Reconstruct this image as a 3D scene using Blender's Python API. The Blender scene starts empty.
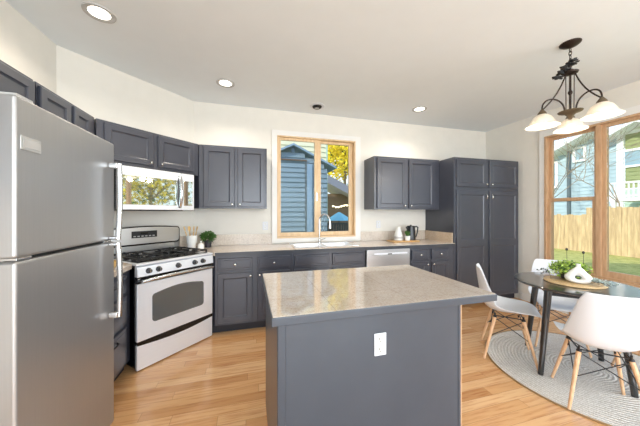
import bpy, bmesh, math, random
from mathutils import Vector, Matrix, Euler
random.seed(7)
sc = bpy.context.scene
COL = sc.collection
PI = math.pi
# ------------------------------------------------------------------ camera
cam_d = bpy.data.cameras.new('camera'); cam = bpy.data.objects.new('camera', cam_d); COL.objects.link(cam)
cam_d.sensor_width = 36.0; cam_d.lens = 257.4/640*36.0; cam_d.clip_start = 0.02; cam_d.clip_end = 300
cam_d.shift_y = -0.0008
YAW = math.radians(15.55)
cam.location = (0, 0, 1.35); cam.rotation_euler = (PI/2, 0, -YAW)
sc.camera = cam
# ------------------------------------------------------------------ view
sc.view_settings.view_transform = 'Standard'; sc.view_settings.look = 'None'
sc.view_settings.exposure = -0.42; sc.view_settings.gamma = 1.0
sc.view_settings.use_curve_mapping = False
# ------------------------------------------------------------------ world
w = bpy.data.worlds.new('sky'); sc.world = w; w.use_nodes = True
nt = w.node_tree; nt.nodes.clear()
wo = nt.nodes.new('ShaderNodeOutputWorld'); bg = nt.nodes.new('ShaderNodeBackground')
tc = nt.nodes.new('ShaderNodeTexCoord'); sx = nt.nodes.new('ShaderNodeSeparateXYZ'); rp = nt.nodes.new('ShaderNodeValToRGB')
nt.links.new(tc.outputs['Generated'], sx.inputs[0]); nt.links.new(sx.outputs['Z'], rp.inputs[0])
rp.color_ramp.elements[0].position = 0.0; rp.color_ramp.elements[0].color = (0.86, 0.92, 1.0, 1)
rp.color_ramp.elements[1].position = 0.6; rp.color_ramp.elements[1].color = (0.46, 0.63, 0.95, 1)
nt.links.new(rp.outputs[0], bg.inputs[0]); bg.inputs[1].default_value = 2.5
nt.links.new(bg.outputs[0], wo.inputs[0])
# ------------------------------------------------------------------ sun and large added fill lamps
def light(name, kind, loc, energy, color=(1, 1, 1), rot=(0, 0, 0), size=None, size_y=None, spot=None, rad=None, parent=None):
    d = bpy.data.lights.new(name, kind); d.energy = energy; d.color = color
    if kind == 'AREA':
        d.shape = 'RECTANGLE'; d.size = size; d.size_y = size_y
    if kind == 'SPOT':
        d.spot_size = spot; d.spot_blend = 0.9
    if rad is not None: d.shadow_soft_size = rad
    o = bpy.data.objects.new(name, d); COL.objects.link(o)
    o.location = loc; o.rotation_euler = rot
    if parent: o.parent = parent
    return o
sun = light('sun', 'SUN', (0, 0, 12), 5.5, (1.0, 0.94, 0.84)); sun.data.angle = 0.009
sun.rotation_euler = Vector((0.88, 0.42, -0.62)).to_track_quat('-Z', 'Y').to_euler()
# area lamps added as interior fill at unseen openings behind the camera
light('patio_fill', 'AREA', (1.3, -3.35, 1.35), 265, (0.84, 0.92, 1.0), (PI/2, 0, 0), 3.8, 2.2)
light('side_fill', 'AREA', (-1.50, -1.9, 1.5), 75, (0.84, 0.92, 1.0), (PI/2, 0, -PI/2), 1.8, 1.5)
light('dining_fill', 'AREA', (4.02, -0.9, 1.55), 95, (0.84, 0.92, 1.0), (PI/2, 0, PI/2), 2.4, 1.7)

# ------------------------------------------------------------------ materials
def lin(c):
    return tuple(((x/255)/12.92 if x/255 <= 0.04045 else ((x/255+0.055)/1.055)**2.4) for x in c) + (1,)
MATS = {}
def mat(name, rgb=(200, 200, 200), rough=0.5, metal=0.0, **kw):
    m = bpy.data.materials.new(name); m.use_nodes = True
    b = m.node_tree.nodes['Principled BSDF']
    b.inputs['Base Color'].default_value = lin(rgb); b.inputs['Roughness'].default_value = rough
    b.inputs['Metallic'].default_value = metal
    if 'ior' in kw: b.inputs['IOR'].default_value = kw['ior']
    if 'coat' in kw: b.inputs['Coat Weight'].default_value = kw['coat']; b.inputs['Coat Roughness'].default_value = kw.get('coat_rough', 0.05)
    if 'emit' in kw:
        b.inputs['Emission Color'].default_value = lin(kw['emit']); b.inputs['Emission Strength'].default_value = kw['emit_s']
    if 'trans' in kw: b.inputs['Transmission Weight'].default_value = kw['trans']
    MATS[name] = m
    return m
def N(m, t): return m.node_tree.nodes.new(t)
def L(m, a, b): m.node_tree.links.new(a, b)
def BS(m): return m.node_tree.nodes['Principled BSDF']
def pos(m, scale=(1, 1, 1), rot=(0, 0, 0), obj=False, loc=(0, 0, 0)):
    mp = N(m, 'ShaderNodeMapping'); mp.inputs['Scale'].default_value = scale; mp.inputs['Rotation'].default_value = rot; mp.inputs['Location'].default_value = loc
    if obj:
        t = N(m, 'ShaderNodeTexCoord'); L(m, t.outputs['Object'], mp.inputs[0])
    else:
        t = N(m, 'ShaderNodeNewGeometry'); L(m, t.outputs['Position'], mp.inputs[0])
    return mp.outputs[0]
def noise(m, vec, scale, detail=4, rough=0.55):
    n = N(m, 'ShaderNodeTexNoise'); n.inputs['Scale'].default_value = scale; n.inputs['Detail'].default_value = detail
    n.inputs['Roughness'].default_value = rough; L(m, vec, n.inputs['Vector']); return n
def ramp(m, fac, stops):
    r = N(m, 'ShaderNodeValToRGB'); e = r.color_ramp.elements
    while len(e) > 1: e.remove(e[-1])
    e[0].position = stops[0][0]; e[0].color = lin(stops[0][1])
    for p, c in stops[1:]:
        q = e.new(p); q.color = lin(c)
    L(m, fac, r.inputs[0]); return r.outputs[0]
def mix(m, fac, a, b, mode='MIX'):
    x = N(m, 'ShaderNodeMix'); x.data_type = 'RGBA'; x.blend_type = mode
    if isinstance(fac, (int, float)): x.inputs[0].default_value = fac
    else: L(m, fac, x.inputs[0])
    for i, v in ((6, a), (7, b)):
        if isinstance(v, tuple): x.inputs[i].default_value = v
        else: L(m, v, x.inputs[i])
    return x.outputs[2]
def math_(m, op, a, b=None, c=None):
    x = N(m, 'ShaderNodeMath'); x.operation = op
    for i, v in enumerate((a, b, c)):
        if v is None: continue
        if isinstance(v, (int, float)): x.inputs[i].default_value = v
        else: L(m, v, x.inputs[i])
    return x.outputs[0]
def bump(m, h, strength=0.2, dist=0.01):
    b = N(m, 'ShaderNodeBump'); b.inputs['Strength'].default_value = strength; b.inputs['Distance'].default_value = dist
    L(m, h, b.inputs['Height']); L(m, b.outputs[0], BS(m).inputs['Normal'])

def paint(name, rgb, rough, var=4, nscale=6, **kw):
    m = mat(name, rgb, rough, **kw)
    n = noise(m, pos(m), nscale, 3)
    lo = tuple(max(0, c-var) for c in rgb); hi = tuple(min(255, c+var) for c in rgb)
    L(m, ramp(m, n.outputs[0], [(0.3, lo), (0.7, hi)]), BS(m).inputs['Base Color'])
    return m
paint('wall_paint', (230, 226, 217), 0.85, 2)
paint('ceiling_paint', (233, 238, 241), 0.9, 1)
paint('trim_white', (236, 234, 230), 0.45, 2)
paint('cabinet_paint', (60, 63, 74), 0.33, 2, coat=0.5, coat_rough=0.25)
paint('island_paint', (58, 67, 78), 0.35, 2, coat=0.3, coat_rough=0.25)
paint('counter_edge_dark', (58, 61, 68), 0.3, 3)
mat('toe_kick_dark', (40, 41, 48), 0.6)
mat('nickel', (225, 225, 222), 0.22, 1.0)
mat('chrome', (222, 224, 226), 0.10, 1.0)
mat('bright_sink_steel', (225, 227, 230), 0.3, 0.85)
mat('black_enamel', (14, 14, 16), 0.18)
mat('black_iron', (20, 20, 22), 0.45)
mat('black_plastic', (26, 27, 30), 0.3)
mat('oven_glass', (72, 84, 90), 0.06, 0.0, ior=2.1)
mat('microwave_glass', (205, 212, 206), 0.03, 0.92)
mat('display_green', (20, 26, 24), 0.2)
mat('white_plastic', (216, 218, 223), 0.4)
mat('outlet_slot', (60, 60, 60), 0.6)
mat('white_ceramic', (238, 238, 234), 0.3)
mat('bamboo', (222, 186, 122), 0.5)
mat('kettle_black', (34, 36, 40), 0.25)
mat('chair_shell', (218, 220, 224), 0.38)
mat('table_black', (22, 23, 25), 0.28, coat=1.0, coat_rough=0.07)
mat('bronze', (52, 40, 34), 0.42, 0.5)
mat('aged_bronze', (110, 96, 76), 0.5, 0.6)
mat('leaf_green', (72, 112, 48), 0.6)
mat('leaf_bright', (168, 196, 84), 0.6)
mat('leaf_grey', (176, 190, 184), 0.6)
mat('leaf_dark', (44, 58, 40), 0.6)
mat('leaf_yellow', (250, 226, 60), 0.7)
mat('leaf_gold', (226, 196, 44), 0.7)
mat('stem_dark', (52, 48, 42), 0.6)
mat('pot_dark', (50, 50, 60), 0.5)
mat('badge_silver', (205, 205, 203), 0.35, 0.7)
mat('gasket_dark', (70, 71, 73), 0.5)
mat('lamp_glow', (255, 250, 240), 0.5, emit=(255, 246, 230), emit_s=7)
mat('bulb_glow', (255, 250, 240), 0.5, emit=(255, 240, 215), emit_s=5)
mat('eyeball_black', (12, 12, 12), 0.6)
mat('can_grey', (190, 190, 188), 0.5)
m = mat('shade_glass', (246, 240, 228), 0.35, trans=0.55, emit=(255, 240, 215), emit_s=0.12)
mat('porch_light', (255, 240, 200), 0.5, emit=(255, 235, 190), emit_s=6)

def brushed(name, rgb, rough, vertical=False, metal=1.0):
    m = mat(name, rgb, rough, metal)
    s = (220, 220, 3) if vertical else (3, 3, 260)
    n = noise(m, pos(m, s), 1.0, 4)
    L(m, ramp(m, n.outputs[0], [(0.2, tuple(c-3 for c in rgb)), (0.8, tuple(min(255, c+3) for c in rgb))]), BS(m).inputs['Base Color'])
    bump(m, n.outputs[0], 0.02, 0.001)
    return m
brushed('stainless', (200, 201, 203), 0.30)
brushed('stainless_fridge', (176, 176, 176), 0.36, True, 0.7)
brushed('stainless_light', (240, 243, 249), 0.36, False, 0.35)
mat('handle_steel', (206, 207, 208), 0.25, 1.0)
mat('fridge_side', (150, 151, 153), 0.45, 0.3)

# granite tile
def granite(name, base, joints=None, rough=0.08, ior=1.6):
    m = mat(name, base, rough, ior=ior)
    v = pos(m)
    n1 = noise(m, v, 9, 6, 0.6); n2 = noise(m, v, 140, 3, 0.7); n3 = noise(m, v, 55, 4, 0.7)
    c1 = ramp(m, n1.outputs[0], [(0.3, tuple(c-16 for c in base)), (0.5, base), (0.72, tuple(min(255, c+12) for c in base))])
    c2 = ramp(m, n2.outputs[0], [(0.34, (120, 104, 96)), (0.46, (205, 192, 178)), (0.62, (232, 222, 210))])
    c3 = ramp(m, n3.outputs[0], [(0.36, (168, 138, 122)), (0.5, (212, 200, 186))])
    c = mix(m, 0.45, c1, c2); c = mix(m, 0.3, c, c3)
    if joints:
        sp = N(m, 'ShaderNodeSeparateXYZ'); L(m, v, sp.inputs[0])
        fx = math_(m, 'FRACT', math_(m, 'DIVIDE', math_(m, 'SUBTRACT', sp.outputs[0], joints[0]), joints[2]))
        fy = math_(m, 'FRACT', math_(m, 'DIVIDE', math_(m, 'SUBTRACT', sp.outputs[1], joints[1]), joints[2]))
        j = math_(m, 'MAXIMUM', math_(m, 'LESS_THAN', fx, 0.006), math_(m, 'LESS_THAN', fy, 0.006))
        c = mix(m, math_(m, 'MULTIPLY', j, 0.55), c, lin((130, 118, 108)))
    L(m, c, BS(m).inputs['Base Color'])
    return m
granite('granite_counter', (204, 190, 174), rough=0.13)
granite('granite_island', (196, 184, 170), (0.375, 1.30, 0.405), 0.035, 2.9)
granite('granite_splash', (206, 192, 174), (0.0, 0.0, 0.305), 0.2)
granite('granite_splash_tan', (196, 162, 116), rough=0.2)

# oak floor boards running along x
m = mat('oak_floor', (214, 160, 96), 0.24, coat=0.5, coat_rough=0.10)
v = pos(m); sp = N(m, 'ShaderNodeSeparateXYZ'); L(m, v, sp.inputs[0])
PW, PL = 0.083, 0.95
ry = math_(m, 'DIVIDE', sp.outputs[1], PW); row = math_(m, 'FLOOR', ry); fy = math_(m, 'FRACT', ry)
wn = N(m, 'ShaderNodeTexWhiteNoise'); wn.noise_dimensions = '1D'; L(m, row, wn.inputs['W'])
xo = math_(m, 'ADD', math_(m, 'DIVIDE', sp.outputs[0], PL), math_(m, 'MULTIPLY', wn.outputs['Value'], 7.0))
col_ = math_(m, 'FLOOR', xo); fx = math_(m, 'FRACT', xo)
cb = N(m, 'ShaderNodeCombineXYZ'); L(m, row, cb.inputs[0]); L(m, col_, cb.inputs[1])
wn2 = N(m, 'ShaderNodeTexWhiteNoise'); wn2.noise_dimensions = '2D'; L(m, cb.outputs[0], wn2.inputs['Vector'])
basec = ramp(m, wn2.outputs['Value'], [(0.0, (200, 150, 100)), (0.3, (212, 163, 112)), (0.65, (220, 174, 124)), (1.0, (230, 190, 144))])
cb2 = N(m, 'ShaderNodeCombineXYZ'); L(m, math_(m, 'MULTIPLY', sp.outputs[0], 2.2), cb2.inputs[0]); L(m, math_(m, 'MULTIPLY', sp.outputs[1], 34), cb2.inputs[1]); L(m, math_(m, 'MULTIPLY', wn2.outputs['Value'], 40), cb2.inputs[2])
g = noise(m, cb2.outputs[0], 1.6, 6, 0.62)
grain = ramp(m, g.outputs[0], [(0.32, (196, 150, 112)), (0.5, (246, 238, 228)), (0.8, (255, 255, 255))])
c = mix(m, 0.6, basec, grain, 'MULTIPLY')
gap = math_(m, 'MAXIMUM', math_(m, 'LESS_THAN', fy, 0.025), math_(m, 'LESS_THAN', fx, 0.003))
c = mix(m, math_(m, 'MULTIPLY', gap, 0.55), c, lin((120, 78, 44)))
L(m, c, BS(m).inputs['Base Color']); bump(m, g.outputs[0], 0.04, 0.002)

def wood(name, a, b, scale=(2, 2, 30), rough=0.4, obj=True):
    m = mat(name, a, rough); n = noise(m, pos(m, scale, obj=obj), 3.0, 5)
    L(m, ramp(m, n.outputs[0], [(0.3, a), (0.7, b)]), BS(m).inputs['Base Color']); return m
wood('window_oak', (216, 182, 138), (234, 206, 166), (14, 14, 2))
wood('window_fir', (186, 148, 112), (208, 172, 136), (14, 14, 2))
wood('chair_beech', (206, 160, 118), (228, 190, 152), (30, 30, 3))
wood('tray_wicker', (180, 146, 100), (222, 196, 152), (60, 60, 60))
wood('cutting_board', (196, 150, 92), (222, 182, 124), (30, 3, 3))
wood('fence_wood', (178, 150, 112), (222, 194, 148), (1, 5, 0.6), 0.8, obj=False)
wood('bark', (120, 104, 84), (168, 152, 128), (10, 10, 3), 0.9)

# rug
m = mat('rug_jute', (206, 202, 194), 0.95)
v = pos(m, obj=True); sp = N(m, 'ShaderNodeSeparateXYZ'); L(m, v, sp.inputs[0])
vl = N(m, 'ShaderNodeVectorMath'); vl.operation = 'LENGTH'; L(m, v, vl.inputs[0])
nz = noise(m, v, 45, 3, 0.6)
rr = math_(m, 'ADD', vl.outputs['Value'], math_(m, 'MULTIPLY', nz.outputs[0], 0.016))
ring = math_(m, 'SINE', math_(m, 'MULTIPLY', rr, 2*PI/0.026))
nn = noise(m, v, 130, 3, 0.7)
c1 = ramp(m, math_(m, 'MULTIPLY_ADD', ring, 0.5, 0.5), [(0.0, (150, 142, 130)), (0.35, (204, 200, 192)), (1.0, (224, 221, 215))])
c2 = ramp(m, nn.outputs[0], [(0.35, (172, 164, 152)), (0.6, (232, 230, 226))])
L(m, mix(m, 0.62, c1, c2), BS(m).inputs['Base Color']); bump(m, math_(m, 'ADD', ring, nn.outputs[0]), 0.5, 0.004)
mat('rug_border', (150, 122, 86), 0.95)

# window glass: a thin clear pane
m = bpy.data.materials.new('window_glass'); m.use_nodes = True; MATS['window_glass'] = m
n_ = m.node_tree; n_.nodes.clear()
o_ = n_.nodes.new('ShaderNodeOutputMaterial'); tr = n_.nodes.new('ShaderNodeBsdfTransparent'); gl = n_.nodes.new('ShaderNodeBsdfGlossy'); mx = n_.nodes.new('ShaderNodeMixShader'); fr = n_.nodes.new('ShaderNodeFresnel')
tr.inputs[0].default_value = (0.95, 0.97, 0.97, 1); gl.inputs['Roughness'].default_value = 0.0; fr.inputs[0].default_value = 1.12
n_.links.new(fr.outputs[0], mx.inputs[0]); n_.links.new(tr.outputs[0], mx.inputs[1]); n_.links.new(gl.outputs[0], mx.inputs[2]); n_.links.new(mx.outputs[0], o_.inputs[0])

def siding(name, rgb): return paint(name, rgb, 0.8, 5, 3)
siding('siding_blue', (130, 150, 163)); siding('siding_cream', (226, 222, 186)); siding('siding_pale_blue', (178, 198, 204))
siding('siding_olive', (150, 158, 108)); siding('siding_mint', (186, 208, 188)); siding('trim_outdoor', (240, 240, 236)); siding('corner_blue', (140, 164, 186))
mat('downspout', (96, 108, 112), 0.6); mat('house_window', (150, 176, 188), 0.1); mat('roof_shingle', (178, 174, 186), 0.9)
mat('eave_brown', (110, 92, 76), 0.8); mat('patio_wall_brown', (122, 104, 88), 0.9); mat('umbrella_blue', (128, 190, 206), 0.8); mat('railing_dark', (64, 70, 72), 0.6)
m = mat('lawn', (150, 150, 88), 1.0); n = noise(m, pos(m), 5, 8, 0.75)
L(m, ramp(m, n.outputs[0], [(0.35, (132, 138, 66)), (0.55, (176, 172, 96)), (0.7, (200, 188, 122))]), BS(m).inputs['Base Color'])

# ------------------------------------------------------------------ mesh helpers
class MB:
    def __init__(s): s.b = bmesh.new()
    def box(s, x0, x1, y0, y1, z0, z1, bev=0.0, seg=2):
        r = bmesh.ops.create_cube(s.b, size=1.0)
        M = Matrix.Translation(((x0+x1)/2, (y0+y1)/2, (z0+z1)/2)) @ Matrix.Diagonal((x1-x0, y1-y0, z1-z0, 1))
        bmesh.ops.transform(s.b, matrix=M, verts=r['verts'])
        if bev:
            es = list({e for v in r['verts'] for e in v.link_edges})
            bmesh.ops.bevel(s.b, geom=es, offset=bev, segments=seg, profile=0.5, affect='EDGES')
        return s
    def cyl(s, p0, p1, r0, r1=None, n=20):
        p0 = Vector(p0); p1 = Vector(p1); r1 = r0 if r1 is None else r1
        d = p1-p0
        r = bmesh.ops.create_cone(s.b, cap_ends=True, segments=n, radius1=r0, radius2=r1, depth=d.length)
        M = Matrix.Translation((p0+p1)/2) @ d.to_track_quat('Z', 'Y').to_matrix().to_4x4()
        bmesh.ops.transform(s.b, matrix=M, verts=r['verts']); return s
    def ball(s, c, r, sc_=(1, 1, 1), n=16):
        q = bmesh.ops.create_uvsphere(s.b, u_segments=n, v_segments=max(6, n//2), radius=r)
        bmesh.ops.transform(s.b, matrix=Matrix.Translation(c) @ Matrix.Diagonal((*sc_, 1)), verts=q['verts']); return s
    def lathe(s, prof, c=(0, 0, 0), n=32, M=None, caps=True):
        c = Vector(c); rings = []
        for r, z in prof:
            ring = []
            for k in range(n):
                a = 2*PI*k/n; p = Vector((r*math.cos(a), r*math.sin(a), z))
                if M: p = M @ p
                ring.append(s.b.verts.new(p+c))
            rings.append(ring)
        for a, b in zip(rings, rings[1:]):
            for k in range(n): s.b.faces.new((a[k], a[(k+1) % n], b[(k+1) % n], b[k]))
        if caps:
            s.b.faces.new(rings[0][::-1]); s.b.faces.new(rings[-1])
        return s
    def tube(s, pts, r, n=10, closed=False, flat=None):
        pts = [Vector(p) for p in pts]; rings = []; N_ = len(pts); up = None
        for i, p in enumerate(pts):
            if closed: t = (pts[(i+1) % N_]-pts[i-1]).normalized()
            else: t = (pts[min(i+1, N_-1)]-pts[max(i-1, 0)]).normalized()
            if up is None: up = Vector((0, 0, 1)) if abs(t.z) < 0.9 else Vector((1, 0, 0))
            x = t.cross(up).normalized(); y = x.cross(t).normalized(); up = y
            rr = r[i] if isinstance(r, (list, tuple)) else r
            rings.append([s.b.verts.new(p+x*rr*math.cos(2*PI*k/n)*(flat or 1)+y*rr*math.sin(2*PI*k/n)) for k in range(n)])
        prs = list(zip(rings, rings[1:])) + ([(rings[-1], rings[0])] if closed else [])
        for a, b in prs:
            for k in range(n): s.b.faces.new((a[k], a[(k+1) % n], b[(k+1) % n], b[k]))
        if not closed: s.b.faces.new(rings[0][::-1]); s.b.faces.new(rings[-1])
        return s
    def prism(s, poly, z0, z1):
        a = [s.b.verts.new((x, y, z0)) for x, y in poly]; b = [s.b.verts.new((x, y, z1)) for x, y in poly]; n = len(poly)
        s.b.faces.new(a[::-1]); s.b.faces.new(b)
        for k in range(n): s.b.faces.new((a[k], a[(k+1) % n], b[(k+1) % n], b[k]))
        return s
    def quad(s, *ps): s.b.faces.new([s.b.verts.new(p) for p in ps]); return s
    def slab(s, w_, h_, panels, t=0.02, x0=0, z0=0, yf=0.0, mould=0.013, depth=0.010):
        """door or drawer front in the xz plane, front at y=yf, with recessed moulded panels (px0,px1,pz0,pz1)"""
        B = s.b; X0, X1, Z0, Z1 = x0, x0+w_, z0, z0+h_; c = 0.005
        def P(x, z, y): return B.verts.new((x, yf+y, z))
        def ringv(a, b, c_, d, y): return [P(a, c_, y), P(b, c_, y), P(b, d, y), P(a, d, y)]
        def join(r1, r2):
            for k in range(4): B.faces.new((r1[k], r1[(k+1) % 4], r2[(k+1) % 4], r2[k]))
        back = ringv(X0, X1, Z0, Z1, t); e = ringv(X0, X1, Z0, Z1, c); f = ringv(X0+c, X1-c, Z0+c, Z1-c, 0)
        B.faces.new(back[::-1]); join(back, e); join(e, f)
        zs = [Z0+c]; xs0, xs1 = X0+c, X1-c
        ps = sorted(panels, key=lambda q: q[2])
        prev = Z0+c
        if not ps: B.faces.new(ringv(xs0, xs1, Z0+c, Z1-c, 0)); return s
        for (a, b, c0, d0) in ps:
            B.faces.new(ringv(xs0, xs1, prev, c0, 0))
            B.faces.new(ringv(xs0, a, c0, d0, 0)); B.faces.new(ringv(b, xs1, c0, d0, 0))
            r0 = ringv(a, b, c0, d0, 0); g_ = mould
            r1 = ringv(a+g_*0.35, b-g_*0.35, c0+g_*0.35, d0-g_*0.35, depth*0.55); r2 = ringv(a+g_, b-g_, c0+g_, d0-g_, depth)
            join(r0, r1); join(r1, r2); B.faces.new(r2); prev = d0
        B.faces.new(ringv(xs0, xs1, prev, Z1-c, 0)); return s
    def build(s, name, mt, parent=None, world=False, smooth=True, ang=35):
        bmesh.ops.recalc_face_normals(s.b, faces=s.b.faces[:])
        me = bpy.data.meshes.new(name); s.b.to_mesh(me); s.b.free()
        me.materials.append(MATS[mt])
        if smooth:
            me.polygons.foreach_set('use_smooth', [True]*len(me.polygons)); me.set_sharp_from_angle(angle=math.radians(ang))
        if world and parent is not None: me.transform(root_mat(parent).inverted())
        o = bpy.data.objects.new(name, me); COL.objects.link(o)
        if parent is not None: o.parent = parent
        if smooth and mt not in ('chair_shell',):
            wm = o.modifiers.new('weighted_normal', 'WEIGHTED_NORMAL'); wm.keep_sharp = True; wm.weight = 80
        return o
def root_mat(o):
    M = Matrix.Translation(o.location) @ o.rotation_euler.to_matrix().to_4x4()
    return root_mat(o.parent) @ M if o.parent else M
def thing(name, label, cat, loc=(0, 0, 0), rz=0.0, group=None):
    o = bpy.data.objects.new(name, None); COL.objects.link(o); o.location = loc; o.rotation_euler = (0, 0, rz); o.empty_display_size = 0.1
    o['label'] = label; o['category'] = cat
    if group: o['group'] = group
    return o
def tag(o, label, cat, group=None):
    o['label'] = label; o['category'] = cat
    if group: o['group'] = group
    return o
def st(o): o['kind'] = 'structure'; return o
def copy_tree(o, parent=None):
    c = o.copy(); COL.objects.link(c); c.parent = parent
    for ch in list(o.children): copy_tree(ch, c)
    return c
def bez(p0, p1, p2, p3, n=12):
    p0, p1, p2, p3 = map(Vector, (p0, p1, p2, p3)); out = []
    for i in range(n+1):
        t = i/n; out.append(p0*(1-t)**3+p1*3*t*(1-t)**2+p2*3*t*t*(1-t)+p3*t**3)
    return out
S2 = math.sqrt(2)
def dpt(s_, p): return ((s_*S2-p)/2, (s_*S2+p)/2)      # point on the diagonal corner: s along the wall, p = y-x

# ------------------------------------------------------------------ room shell
CH = 2.79; XL, XR, YB, YR = -1.59, 4.10, 3.65, -3.5
st(MB().box(XL-0.2, XR+0.2, YR-0.2, YB+0.2, -0.1, 0).build('floor', 'oak_floor', smooth=False))
st(MB().box(XL-0.2, XR+0.2, YR-0.2, YB+0.2, CH, CH+0.12).build('ceiling', 'ceiling_paint', smooth=False))
def wall_holes(name, axis, c0, c1, a0, a1, holes):
    """wall slab between c0..c1 across, a0..a1 along, with rectangular holes (h0,h1,z0,z1) sorted along"""
    mb = MB()
    def bx(p, q, z0, z1):
        if q-p < 1e-4 or z1-z0 < 1e-4: return
        if axis == 'x': mb.box(p, q, c0, c1, z0, z1)
        else: mb.box(c0, c1, p, q, z0, z1)
    cur = a0
    for h0, h1, z0, z1 in holes:
        bx(cur, h0, 0, CH); bx(h0, h1, 0, z0); bx(h0, h1, z1, CH); cur = h1
    bx(cur, a1, 0, CH)
    return st(mb.build(name, 'wall_paint', smooth=False))
W1 = (0.386, 1.570, 0.985, 2.435)
wall_holes('wall_back', 'x', YB, YB+0.15, -0.68, XR+0.15, [W1])
R1 = (2.085, 2.635, 0.615, 2.43); R2 = (0.80, 2.055, 0.56, 2.43); R3 = (0.12, 0.67, 0.615, 2.43); R4 = (-2.2, 0.0, 0.56, 2.4)
wall_holes('wall_right', 'y', XR, XR+0.15, YR, YB, [(-2.2, -0.0, 0.5, 2.4), (0.12, 2.685, 0.56, 2.43)])
wall_holes('wall_left', 'y', XL-0.15, XL, YR, 2.74, [(-2.9, -0.9, 0.7, 2.3)])
wall_holes('wall_rear', 'x', YR-0.15, YR, XL, XR, [(-0.6, 3.2, 0.1, 2.45)])
mb = MB(); mb.prism([(XL, 2.74), (-0.68, 3.65), (-0.68, 3.80), (-0.74, 3.80), (XL-0.15, 2.80), (XL-0.15, 2.74)], 0, CH)
st(mb.build('wall_diagonal', 'wall_paint', smooth=False))
mb = MB(); mb.box(XR-0.014, XR-0.0005, YR, YB-0.62, 0.0005, 0.105, 0.003); st(mb.build('baseboard_right', 'trim_white'))

# window over the sink
wd = st(MB().build('window_1', 'trim_white')) if False else None
def ring_frame(mb, axis, o0, o1, z0, z1, i0, i1, j0, j1, c0, c1, bev=0.002):
    """rectangular frame: outer o0..o1,z0..z1, inner i0..i1,j0..j1, across c0..c1"""
    for (a, b, c, d) in ((o0, i0, z0, z1), (i1, o1, z0, z1), (i0, i1, z0, j0), (i0, i1, j1, z1)):
        if b-a < 1e-4 or d-c < 1e-4: continue
        if axis == 'x': mb.box(a, b, c0, c1, c, d, bev)
        else: mb.box(c0, c1, a, b, c, d, bev)
mb = MB(); ring_frame(mb, 'x', 0.315, 1.655, 0.93, 2.505, 0.387, 1.569, 0.986, 2.434, YB-0.022, YB-0.001)
win1 = st(mb.build('window_1', 'trim_white'))
mb = MB(); ring_frame(mb, 'x', 0.387, 1.569, 0.986, 2.434, 0.405, 1.551, 1.008, 2.415, YB-0.03, YB+0.13); mb.build('window_frame', 'window_oak', win1)
mb = MB(); ring_frame(mb, 'x', 0.405, 0.995, 1.009, 2.414, 0.442, 0.935, 1.065, 2.378, YB+0.005, YB+0.04); mb.build('sash', 'window_oak', win1)
mb = MB(); ring_frame(mb, 'x', 0.985, 1.551, 1.009, 2.414, 1.042, 1.49, 1.065, 2.378, YB+0.045, YB+0.08); mb.build('sash', 'window_oak', win1)
MB().box(0.442, 0.935, YB+0.02, YB+0.024, 1.065, 2.378).build('glass', 'window_glass', win1, smooth=False)
MB().box(1.042, 1.49, YB+0.06, YB+0.064, 1.065, 2.378).build('glass', 'window_glass', win1, smooth=False)
MB().box(0.955, 0.975, YB-0.012, YB+0.006, 1.52, 1.64, 0.004).build('sash_latch', 'nickel', win1)

# window group on the right wall
mb = MB(); ring_frame(mb, 'y', 0.03, 2.755, 0.50, 2.515, 0.12, 2.685, 0.56, 2.43, XR-0.022, XR-0.001)
win2 = st(mb.build('window_2', 'trim_white'))
mb = MB()
ring_frame(mb, 'y', 0.12, 2.685, 0.56, 2.43, 0.145, 2.66, 0.585, 2.405, XR-0.03, XR+0.13)
mb.box(XR-0.02, XR+0.13, 2.075, 2.125, 0.585, 2.405, 0.003); mb.box(XR-0.02, XR+0.13, 0.715, 0.765, 0.585, 2.405, 0.003)
mb.build('window_frame', 'window_fir', win2)
def sash(y0, y1, z0, z1, c0, name='sash', t=0.04, b=0.05):
    mb = MB(); ring_frame(mb, 'y', y0, y1, z0, z1, y0+t, y1-t, z0+b, z1-t, c0, c0+0.035); mb.build(name, 'window_fir', win2)
    MB().box(c0+0.015, c0+0.019, y0+t, y1-t, z0+b, z1-t).build('glass', 'window_glass', win2, smooth=False)
sash(2.125, 2.66, 1.50, 2.405, XR+0.035); sash(2.125, 2.66, 0.585, 1.545, XR-0.003)
sash(0.765, 2.075, 0.585, 2.405, XR+0.0, t=0.04, b=0.07)
sash(0.145, 0.715, 1.50, 2.405, XR+0.035); sash(0.145, 0.715, 0.585, 1.545, XR-0.003)
mb = MB(); mb.box(XR-0.06, XR-0.001, 0.02, 2.76, 0.545, 0.562, 0.004); mb.build('window_sill', 'window_fir', win2)
# windows behind the photographer
mb = MB(); ring_frame(mb, 'y', -2.28, 0.0, 0.45, 2.47, -2.15, -0.05, 0.56, 2.35, XR-0.02, XR+0.1); mb.box(XR+0.02, XR+0.06, -1.13, -1.07, 0.56, 2.35)
win3 = st(mb.build('window_3', 'window_fir')); MB().box(XR+0.035, XR+0.04, -2.15, -0.05, 0.56, 2.35).build('glass', 'window_glass', win3, smooth=False)
mb = MB(); ring_frame(mb, 'x', -0.7, 3.3, 0.0, 2.55, -0.5, 3.1, 0.14, 2.4, YR-0.1, YR+0.02); mb.box(1.24, 1.36, YR-0.08, YR, 0.14, 2.4)
d1 = st(mb.build('door_1', 'trim_white')); MB().box(-0.5, 3.1, YR-0.05, YR-0.045, 0.14, 2.4).build('glass', 'window_glass', d1, smooth=False)
mb = MB(); ring_frame(mb, 'y', -3.0, -0.8, 0.6, 2.4, -2.85, -0.95, 0.74, 2.26, XL-0.1, XL+0.02)
win4 = st(mb.build('window_4', 'trim_white')); MB().box(XL-0.05, XL-0.045, -2.85, -0.95, 0.74, 2.26).build('glass', 'window_glass', win4, smooth=False)
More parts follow.
